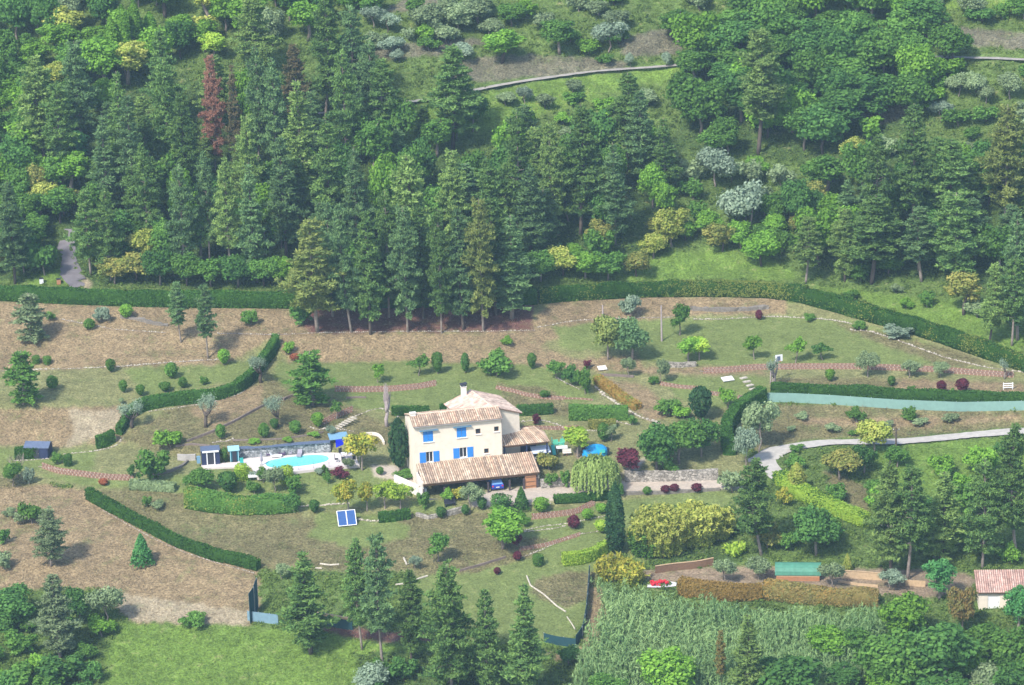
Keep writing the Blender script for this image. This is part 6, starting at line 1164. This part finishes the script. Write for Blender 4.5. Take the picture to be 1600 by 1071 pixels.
for u, v, h, w, m, k in [(1118, 292, 60, 70, 'silver', 'olive0'), (1170, 364, 76, 84, 'silver', 'olive1'), (1333, 264, 52, 46, 'yellow', 'oak1'), (1272, 330, 50, 44, 'autumn', 'oak2'), (1308, 344, 44, 60, 'bright', 'oak3'), (785, 98, 66, 62, 'bright', 'tall0'), (874, 84, 62, 54, 'green', 'tall1'), (952, 82, 46, 60, 'silver', 'olive1'), (670, 52, 52, 62, 'olive', 'oak0'), (716, 50, 46, 60, 'olive', 'oak1'),
  (748, 36, 46, 60, 'olive', 'oak2'), (1506, 492, 76, 54, 'autumn', 'tall2'), (820, 165, 30, 26, 'silver', 'olive0'), (985, 106, 22, 18, 'silver', 'olive1'), (1042, 108, 26, 20, 'silver', 'olive0'), (748, 290, 46, 34, 'silver', 'olive0'), (1050, 386, 64, 60, 'yellow', 'oak2'), (1190, 415, 60, 60, 'bright', 'oak0'), (1158, 390, 44, 48, 'bright', 'oak4'),
  (942, 395, 64, 46, 'autumn', 'tall0'), (880, 430, 50, 56, 'yellow', 'oak3'), (915, 436, 44, 60, 'bright', 'oak1'), (950, 438, 50, 56, 'green', 'oak2'), (995, 432, 44, 46, 'autumn', 'oak0'), (845, 440, 50, 50, 'green', 'oak4'), (225, 410, 60, 52, 'yellow', 'oak0'), (212, 438, 50, 66, 'autumn', 'oak3'), (180, 444, 44, 50, 'autumn', 'oak1'), (250, 445, 60, 50, 'deep', 'oak2'),
  (292, 446, 52, 56, 'green', 'oak4'), (330, 447, 50, 52, 'green', 'oak0'), (372, 448, 56, 56, 'deep', 'oak3'), (412, 448, 48, 50, 'green', 'oak1'), (440, 447, 50, 40, 'bright', 'oak2'), (112, 300, 70, 60, 'bright', 'tall1'), (118, 262, 60, 54, 'teal', 'tall2'), (66, 340, 60, 56, 'yellow', 'oak3'), (100, 335, 46, 50, 'autumn', 'oak1'), (60, 285, 50, 60, 'bright', 'oak0'),
  (195, 98, 84, 22, 'bright', 'poplar'), (178, 110, 76, 24, 'bright', 'poplar'), (213, 86, 80, 20, 'bright', 'poplar'), (236, 72, 50, 20, 'bright', 'poplar'), (335, 92, 44, 46, 'lime', 'oak1'), (308, 60, 40, 60, 'yellow', 'bush1'), (765, 60, 34, 40, 'olive', 'oak3'), (1470, 190, 32, 40, 'silver', 'olive0'), (1525, 150, 36, 44, 'olive', 'olive1'), (1578, 155, 40, 50, 'olive', 'olive0'), (1498, 150, 34, 38, 'olive', 'olive1'),
  (1535, 35, 30, 50, 'deep', 'bush1'), (1600, 30, 40, 50, 'green', 'oak0'), (1345, 440, 30, 44, 'green', 'bush0'), (1330, 470, 22, 26, 'green', 'bush1'), (1448, 480, 26, 34, 'green', 'bush2'), (1415, 482, 18, 28, 'bright', 'bush0'), (1390, 430, 40, 50, 'green', 'oak2')]:
    WOOD.append((k, u, v, h, w, m))
ROADPTS = [(u, float(np.interp(u, [690, 740, 830, 960, 1060], [153, 140, 124, 108, 101]))) for u in range(765, 1055, 6)]+[(u, 90) for u in range(1515, 1600, 8)]+[(106, v) for v in range(372, 440, 6)]+[(118, v) for v in range(425, 445, 5)]+[(u, 156-.2*(u-655)) for u in range(655, 690, 6)]
ROADPTS += [(u, float(np.interp(u, [1200, 1240, 1290, 1330, 1400, 1460, 1520, 1600], [708, 695, 689, 689, 689, 684, 678, 672]))) for u in range(1205, 1560, 8)]
def covers(u, v, h, w): return any(abs(u-a) < w*.42 and v-h*.95 < b < v+2 for a, b in ROADPTS)
def fill(poly, kinds, sx, sy, h0, w0, keep=1., jit=.45):
    A = np.array(poly); row = 0; sx *= 1.14; sy *= 1.14; y = A[:, 1].min()
    while y < A[:, 1].max():
        x = A[:, 0].min()+(row % 2)*sx/2
        while x < A[:, 0].max():
            u, v = x+random.gauss(0, jit)*sx*.6, y+random.gauss(0, jit)*sy*.6; x += sx
            if random.random() > keep or not pip(np.array([u]), np.array([v]), poly)[0]: continue
            k, m = random.choice(kinds); f = random.uniform(.7, 1.25); h, w = h0*f*random.uniform(.9, 1.15), w0*f
            if k in ('pine', 'oak', 'tall', 'bush', 'olive'): k = k+str(random.randrange({'pine': 8, 'oak': 5, 'tall': 3, 'bush': 3, 'olive': 2}[k]))
            if k.startswith('pine'): h *= 1.0
            if covers(u, v, h, w) or (1495 < u+w*.3 and u < 1600 and v > 940 and v-h < 958) or v < 4 or v-h*.95 > 1066 or u < -w*.45 or u > 1600+w*.45: continue
            if any((u-q[1])**2+((v-q[2])*2.2)**2 < (.22*(w+q[4]))**2 for q in WOOD): continue
            WOOD.append((k, u, v, h, w, m))
        y += sy; row += 1
LF = [('oak', 'green'), ('oak', 'bright'), ('tall', 'green'), ('tall', 'bright'), ('oak', 'deep'), ('oak', 'olive'), ('tall', 'yellow')]
fill([(-30, -45), (560, -45), (560, 55), (250, 110), (150, 205), (130, 300), (-30, 320)], LF+[('oak', 'bright')], 40, 24, 68, 54)
fill([(-30, 320), (60, 300), (160, 320), (150, 440), (90, 445), (-30, 440)], [('oak', 'green'), ('oak', 'bright'), ('oak', 'autumn'), ('bush', 'deep'), ('tall', 'green')], 36, 22, 52, 46)
fill([(150, 210), (300, 160), (560, 150), (650, 300), (600, 440), (160, 425)], [('pine', 'pineblue'), ('pine', 'pinelight'), ('pine', 'pine'), ('tall', 'green'), ('oak', 'bright'), ('oak', 'deep')], 50, 38, 96, 52)
fill([(160, 300), (600, 300), (600, 452), (160, 450)], [('oak', 'green'), ('oak', 'deep'), ('bush', 'green')], 44, 22, 46, 46, .7)
fill([(590, 235), (1000, 250), (1060, 330), (960, 392), (840, 425), (600, 440)], [('pine', 'pineblue'), ('pine', 'pinelight'), ('oak', 'bright'), ('oak', 'green'), ('oak', 'deep'), ('tall', 'green')], 46, 32, 84, 58)
fill([(600, 400), (850, 390), (850, 465), (600, 470)], [('oak', 'green'), ('oak', 'deep'), ('bush', 'green')], 40, 24, 44, 46, .8)
fill([(560, 150), (700, 170), (800, 230), (620, 250), (560, 230)], [('oak', 'green'), ('pine', 'pine'), ('bush', 'olive')], 44, 26, 60, 48)
fill([(1055, 70), (1200, 15), (1420, 15), (1500, 110), (1440, 200), (1240, 262), (1060, 255)], [('oak', 'green'), ('oak', 'green'), ('oak', 'bright'), ('tall', 'green'), ('oak', 'deep'), ('tall', 'deep')], 42, 25, 74, 72)
fill([(1230, 300), (1630, 260), (1630, 450), (1500, 455), (1250, 432)], [('pine', 'pine'), ('pine', 'pineblue'), ('oak', 'green'), ('oak', 'bright'), ('oak', 'deep'), ('tall', 'green')], 44, 28, 76, 58)
fill([(1000, 250), (1240, 265), (1320, 330), (1240, 400), (1100, 400), (1040, 330)], [('oak', 'green'), ('bush', 'green'), ('oak', 'bright'), ('bush', 'olive'), ('oak', 'autumn')], 44, 26, 40, 46, .8)
fill([(560, -45), (1640, -45), (1640, 70), (1400, 20), (1060, 50), (560, 80)], [('bush', 'olive'), ('bush', 'green'), ('oak', 'olive'), ('olive', 'silver'), ('bush', 'bright'), ('oak', 'green')], 50, 20, 32, 44, .75)
fill([(560, 60), (900, 40), (1050, 60), (1060, 92), (800, 110), (600, 130)], [('bush', 'olive'), ('bush', 'green'), ('bush', 'bright'), ('olive', 'silver')], 52, 20, 24, 38, .6)
fill([(780, 150), (1060, 118), (1060, 200), (960, 235), (800, 210)], [('bush', 'green'), ('bush', 'bright'), ('oak', 'olive')], 52, 22, 24, 38, .55)
fill([(1400, 110), (1640, 100), (1640, 260), (1300, 290), (1240, 270)], [('olive', 'olive'), ('bush', 'green'), ('bush', 'olive'), ('bush', 'bright')], 50, 26, 30, 42, .75)
fill([(840, 400), (960, 370), (1240, 340), (1240, 400), (1000, 425), (850, 440)], [('oak', 'yellow'), ('oak', 'bright'), ('oak', 'autumn'), ('bush', 'green')], 40, 22, 40, 46, .8)
fill([(1250, 430), (1400, 440), (1640, 480), (1640, 560), (1500, 510), (1300, 455)], [('bush', 'green'), ('bush', 'bright'), ('bush', 'olive')], 60, 26, 22, 34, .6)
fill([(1270, 720), (1440, 705), (1640, 700), (1640, 885), (1420, 880), (1300, 800)], [('bush', 'green'), ('bush', 'bright'), ('oak', 'deep'), ('oak', 'green')], 50, 30, 42, 48, .75)
fill([(1140, 800), (1340, 830), (1380, 880), (1140, 880)], [('bush', 'green'), ('oak', 'deep'), ('bush', 'autumn')], 46, 24, 34, 42, .7)
fill([(1380, 1000), (1640, 960), (1640, 1130), (1200, 1130), (1220, 1060)], [('oak', 'green'), ('oak', 'deep'), ('oak', 'bright'), ('tall', 'deep')], 56, 36, 70, 76, .8)
fill([(560, 1040), (930, 1030), (960, 1130), (560, 1130)], [('bush', 'deep'), ('bush', 'green'), ('oak', 'deep')], 50, 28, 36, 46, .7)
fill([(-30, 960), (170, 980), (140, 1130), (-30, 1130)], [('bush', 'green'), ('bush', 'deep'), ('bush', 'bright')], 50, 28, 34, 46, .7)
fill([(-30, 760), (40, 770), (60, 900), (-30, 920)], [('bush', 'green'), ('bush', 'olive')], 44, 30, 22, 30, .6)
fill([(1220, 650), (1640, 650), (1640, 665), (1400, 680), (1220, 690)], [('bush', 'green'), ('bush', 'olive')], 50, 14, 12, 24, .6)
MARKS = [('the red brown dead pine', 337, 190), ('the dark curving lane', 110, 405), ('the slim poplars', 200, 60), ('the pale hill road', 860, 118), ('the right end of the hill road', 1560, 90), ('the larger silvery round tree', 1170, 325), ('the smaller silvery round tree', 1118, 262), ('the long upper hedge', 1050, 437),
  ('the yellow green tree on the right slope', 1333, 240), ('the big pale pine in mid wood', 636, 330), ('the pine rising from the leafy mass', 1185, 140), ('the brownish pine at the right edge', 1571, 250), ('the bare pole by the gravel road', 1400, 690), ('the tiled hut', 1550, 920), ('the wide front pine', 700, 1000), ('the upper left corner', 0, 0), ('the bottom left corner', 0, 1071), ('the upper right corner', 1600, 0), ('the house chimney', 733, 600), ('the first tall pine over the brown bank', 490, 450)]
ORD = ['nearest', 'second', 'third', 'fourth', 'fifth', 'sixth', 'seventh', 'eighth', 'ninth', 'tenth', 'eleventh', 'twelfth']+['far', 'farther', 'distant', 'outlying', 'outermost']
rank = {}; info = []
for q in WOOD:
    k, u, v, h, w, m = q; uc, vc = u, v-h*.5; best = min(MARKS, key=lambda a: (a[1]-uc)**2+(1.3*(a[2]-vc))**2); dx, dy = uc-best[1], vc-best[2]
    dr = ('left of' if dx < 0 else 'right of') if abs(dx) > abs(dy)*1.2 else ('above' if dy < 0 else 'below'); d_ = DESC[m]
    if k == 'poplar': d_ = DESC['poplar']
    elif k.startswith('bush'): d_ = d_.replace('leafy tree', 'bush').replace('tree', 'bush')
    info.append((d_, dr, best[0], math.hypot(dx, dy)))
for i, a in enumerate(info): rank.setdefault(a[:3], []).append((a[3], i))
LAB = {}
for key, lst in rank.items():
    lst.sort()
    for j, (_, i) in enumerate(lst): LAB[i] = ('%s %s, counted %s %s' % (ORD[min(j, 16)], key[0], key[1], key[2])) if len(lst) > 1 else ('%s %s %s' % (key[0], key[1], key[2]))
LM['rustpine'] = leafmat('leaf_rustpine', (.10, .12, .05), (.26, .20, .11))
for i, (k, u, v, h, w, m) in enumerate(WOOD):
    cat = 'shrub' if k.startswith('bush') else 'tree'; d_ = info[i][0]
    nm = 'pine_tree' if k.startswith('pine') else 'poplar' if k == 'poplar' else 'shrub' if cat == 'shrub' else 'leafy_tree'
    lab = 'single red brown dead pine standing among the green pines' if m == 'deadpine' else LAB[i]
    plant(k, u, v, h, w, m, nm, lab, cat, group={'pine_tree': 'pines of the wood', 'shrub': 'bushes of the hillside', 'leafy_tree': 'leafy trees of the wood', 'poplar': 'poplars of the wood'}[nm], bk=barkd if i % 3 == 0 else None)
import collections; print('WOOD', len(WOOD), collections.Counter('pine' if q[0][:4] == 'pine' else 'bush' if q[0][:4] == 'bush' else 'leafy' for q in WOOD))
# ---------------------------------------------------------------- what nobody could count: grass, undergrowth, reeds
def sample(n, u0, u1, v0, v1): return rng.uniform(u0, u1, n), rng.uniform(v0, v1, n)
def cls(u, v): return paint(u[None, :], v[None, :])[0]
def tufts(name, u, v, nl, hgt, wid, lm_, spread, asp=5., upr=1., matx=None, tint=None):
    P_ = PG(u, v); n = len(P_); c = np.repeat(P_, nl, 0); N = len(c); d = rng.normal(size=(N, 3)); d[:, 2] = np.abs(d[:, 2])*.3; c = c+d*spread*.6
    up = unit(np.array([0, 0, upr])+rng.normal(size=(N, 3))*.45); hh = hgt*(.5+.8*rng.random(N)); c[:, 2] += hh*.4
    V4 = quads(c, rng.normal(size=(N, 3))+[0, -.6, .35], wid*(.7+.6*rng.random(N)), asp*1.0, rng, up); tn = np.clip(.6*(vnoise(c[:, 0]/5, c[:, 1]/5))+.45*np.repeat(rng.random(n), nl)+.1*rng.normal(size=N), 0, 1) if tint is None else tint
    o = leaves_mesh(name, V4, tn, LM[lm_] if isinstance(lm_, str) else lm_); o['kind'] = 'stuff'; return o
LM['drygrass'] = leafmat('leaf_dry', (.21, .165, .10), (.36, .28, .18), .25, 0); LM['meadow'] = leafmat('leaf_meadow', (.085, .165, .035), (.22, .31, .075), .3, 0); LM['lawn'] = leafmat('leaf_lawn', (.12, .16, .045), (.22, .25, .09), .25, 0); LM['under'] = leafmat('leaf_under', (.050, .105, .026), (.21, .29, .07), .3, 0)
u, v = sample(60000, -40, 1640, -60, 1100); c_ = cls(u, v)
is_ = lambda *k: np.any([np.all(np.abs(c_-np.array(q)) < 1e-6, -1) for q in k], 0)
m = is_(DRY, PALE, RED) | (is_(DRYG, ROCK) & (rng.random(len(u)) < .6)); tufts('dry_grass', u[m], v[m], 3, .22, .06, 'drygrass', .25, 4.)
hr = np.array(ROADPTS); near = np.zeros(len(u), bool)
for a, b in [(p_, q_) for p_, q_ in ROADPTS]: near |= (np.abs(u-a) < 7) & (v-b > -5) & (v-b < 9)
road2 = (u > 1185) & (v > 660) & (v < 835) & is_(HILL, MEAD, DRYG)
for pts in ([(1200, 722), (1200, 706), (1240, 695), (1290, 689), (1400, 689), (1460, 684), (1600, 672)], [(1196, 716), (1222, 748), (1260, 765), (1310, 785), (1360, 808)]):
    pts = np.array(pts, float)
    for k in range(len(pts)-1):
        for t in np.linspace(0, 1, 14): q = pts[k]*(1-t)+pts[k+1]*t; near |= (np.abs(u-q[0]) < 12) & (np.abs(v-q[1]-1) < 9)
m = is_(HILL, FLOOR) & ~near; um, vm_ = u[m], v[m]
def clumps(name, u, v, rad, nl, size, lm_, zs=.7):
    P_ = PG(u, v); n = len(P_); r_ = rad*(.5+rng.random(n)); c = np.repeat(P_, nl, 0); rr = np.repeat(r_, nl)[:, None]; d = unit(rng.normal(size=(n*nl, 3))); d[:, 2] = np.abs(d[:, 2]); c = c+d*rr*[1, 1, zs]
    T_ = np.clip(.55*np.repeat(vnoise(P_[:, 0]/3, P_[:, 1]/3), nl)+.5*np.repeat(rng.random(n), nl)+.1*rng.normal(size=n*nl)-.02, 0, 1)
    o = leaves_mesh(name, quads(c, d+.6*rng.normal(size=d.shape), size*(.6+.7*rng.random(len(c))), 1.5), T_, LM[lm_]); o['kind'] = 'stuff'
sel = rng.random(len(um)) < .52; clumps('undergrowth', um[sel], vm_[sel], .42, 16, .22, 'under')
m = is_(MEAD, HILL) & ~near; tufts('meadow_grass', u[m], v[m], 5, .35, .07, 'meadow', .35, 4.5)
m = is_(LAWN, LAWN2, DRYG) & (rng.random(len(u)) < .6); tufts('lawn_weeds', u[m], v[m], 3, .10, .05, 'lawn', .25, 2.2)
rp = [(938, 925), (1000, 948), (1050, 962), (1190, 968), (1290, 974), (1372, 978), (1385, 1000), (1330, 1090), (900, 1110), (905, 1040), (935, 1005)]
u, v = sample(15000, 890, 1390, 900, 1110); k_ = pip(u+(vnoise(u/14, v/8)-.5)*36, v+(vnoise(u/11+4, v/8)-.5)*16, rp); u, v = u[k_], v[k_]; u, v = u[:5200], v[:5200]
P_ = PG(u, v); nl = 10; n = len(P_); H_ = 2.7*(.65+.5*rng.random(n))*(.55+.8*vnoise(P_[:, 0]/4, P_[:, 1]/4)); t_ = rng.random((n, nl))**.7; lean = rng.normal(size=(n, 2))*.16
c = np.repeat(P_, nl, 0); hh = (t_*H_[:, None]).ravel(); c[:, 2] += hh; c[:, :2] += np.repeat(lean, nl, 0)*hh[:, None]*.5+rng.normal(size=(n*nl, 2))*.09
up = unit(np.array([0, 0, .9])+rng.normal(size=(n*nl, 3))*.45); V4 = quads(c, rng.normal(size=(n*nl, 3))+[0, -.4, .4], .13*(.7+.6*rng.random(n*nl)), 5.5, rng, up)
o = leaves_mesh('reeds', V4, np.clip(.3*t_.ravel()+.85*np.repeat(vnoise(P_[:, 0]/4+9, P_[:, 1]/6), nl)-.2+.3*np.repeat(rng.random(n), nl), 0, 1), LM['reed']); o['kind'] = 'stuff'
# ---------------------------------------------------------------- the air between the hills
hz = MB().box((0, 95, 72), (700, 1300, 182)); 
hm = bpy.data.materials.new('haze'); hm.use_nodes = True; hn = hm.node_tree
for n in list(hn.nodes):
    if n.type == 'BSDF_PRINCIPLED': hn.nodes.remove(n)
pv = hn.nodes.new('ShaderNodeVolumePrincipled'); pv.inputs['Density'].default_value = .00015; pv.inputs['Color'].default_value = (.50, .76, 1, 1)
hn.links.new(pv.outputs[0], hn.nodes['Material Output'].inputs['Volume'])
ho = hz.build('haze', hm); ho['kind'] = 'stuff'
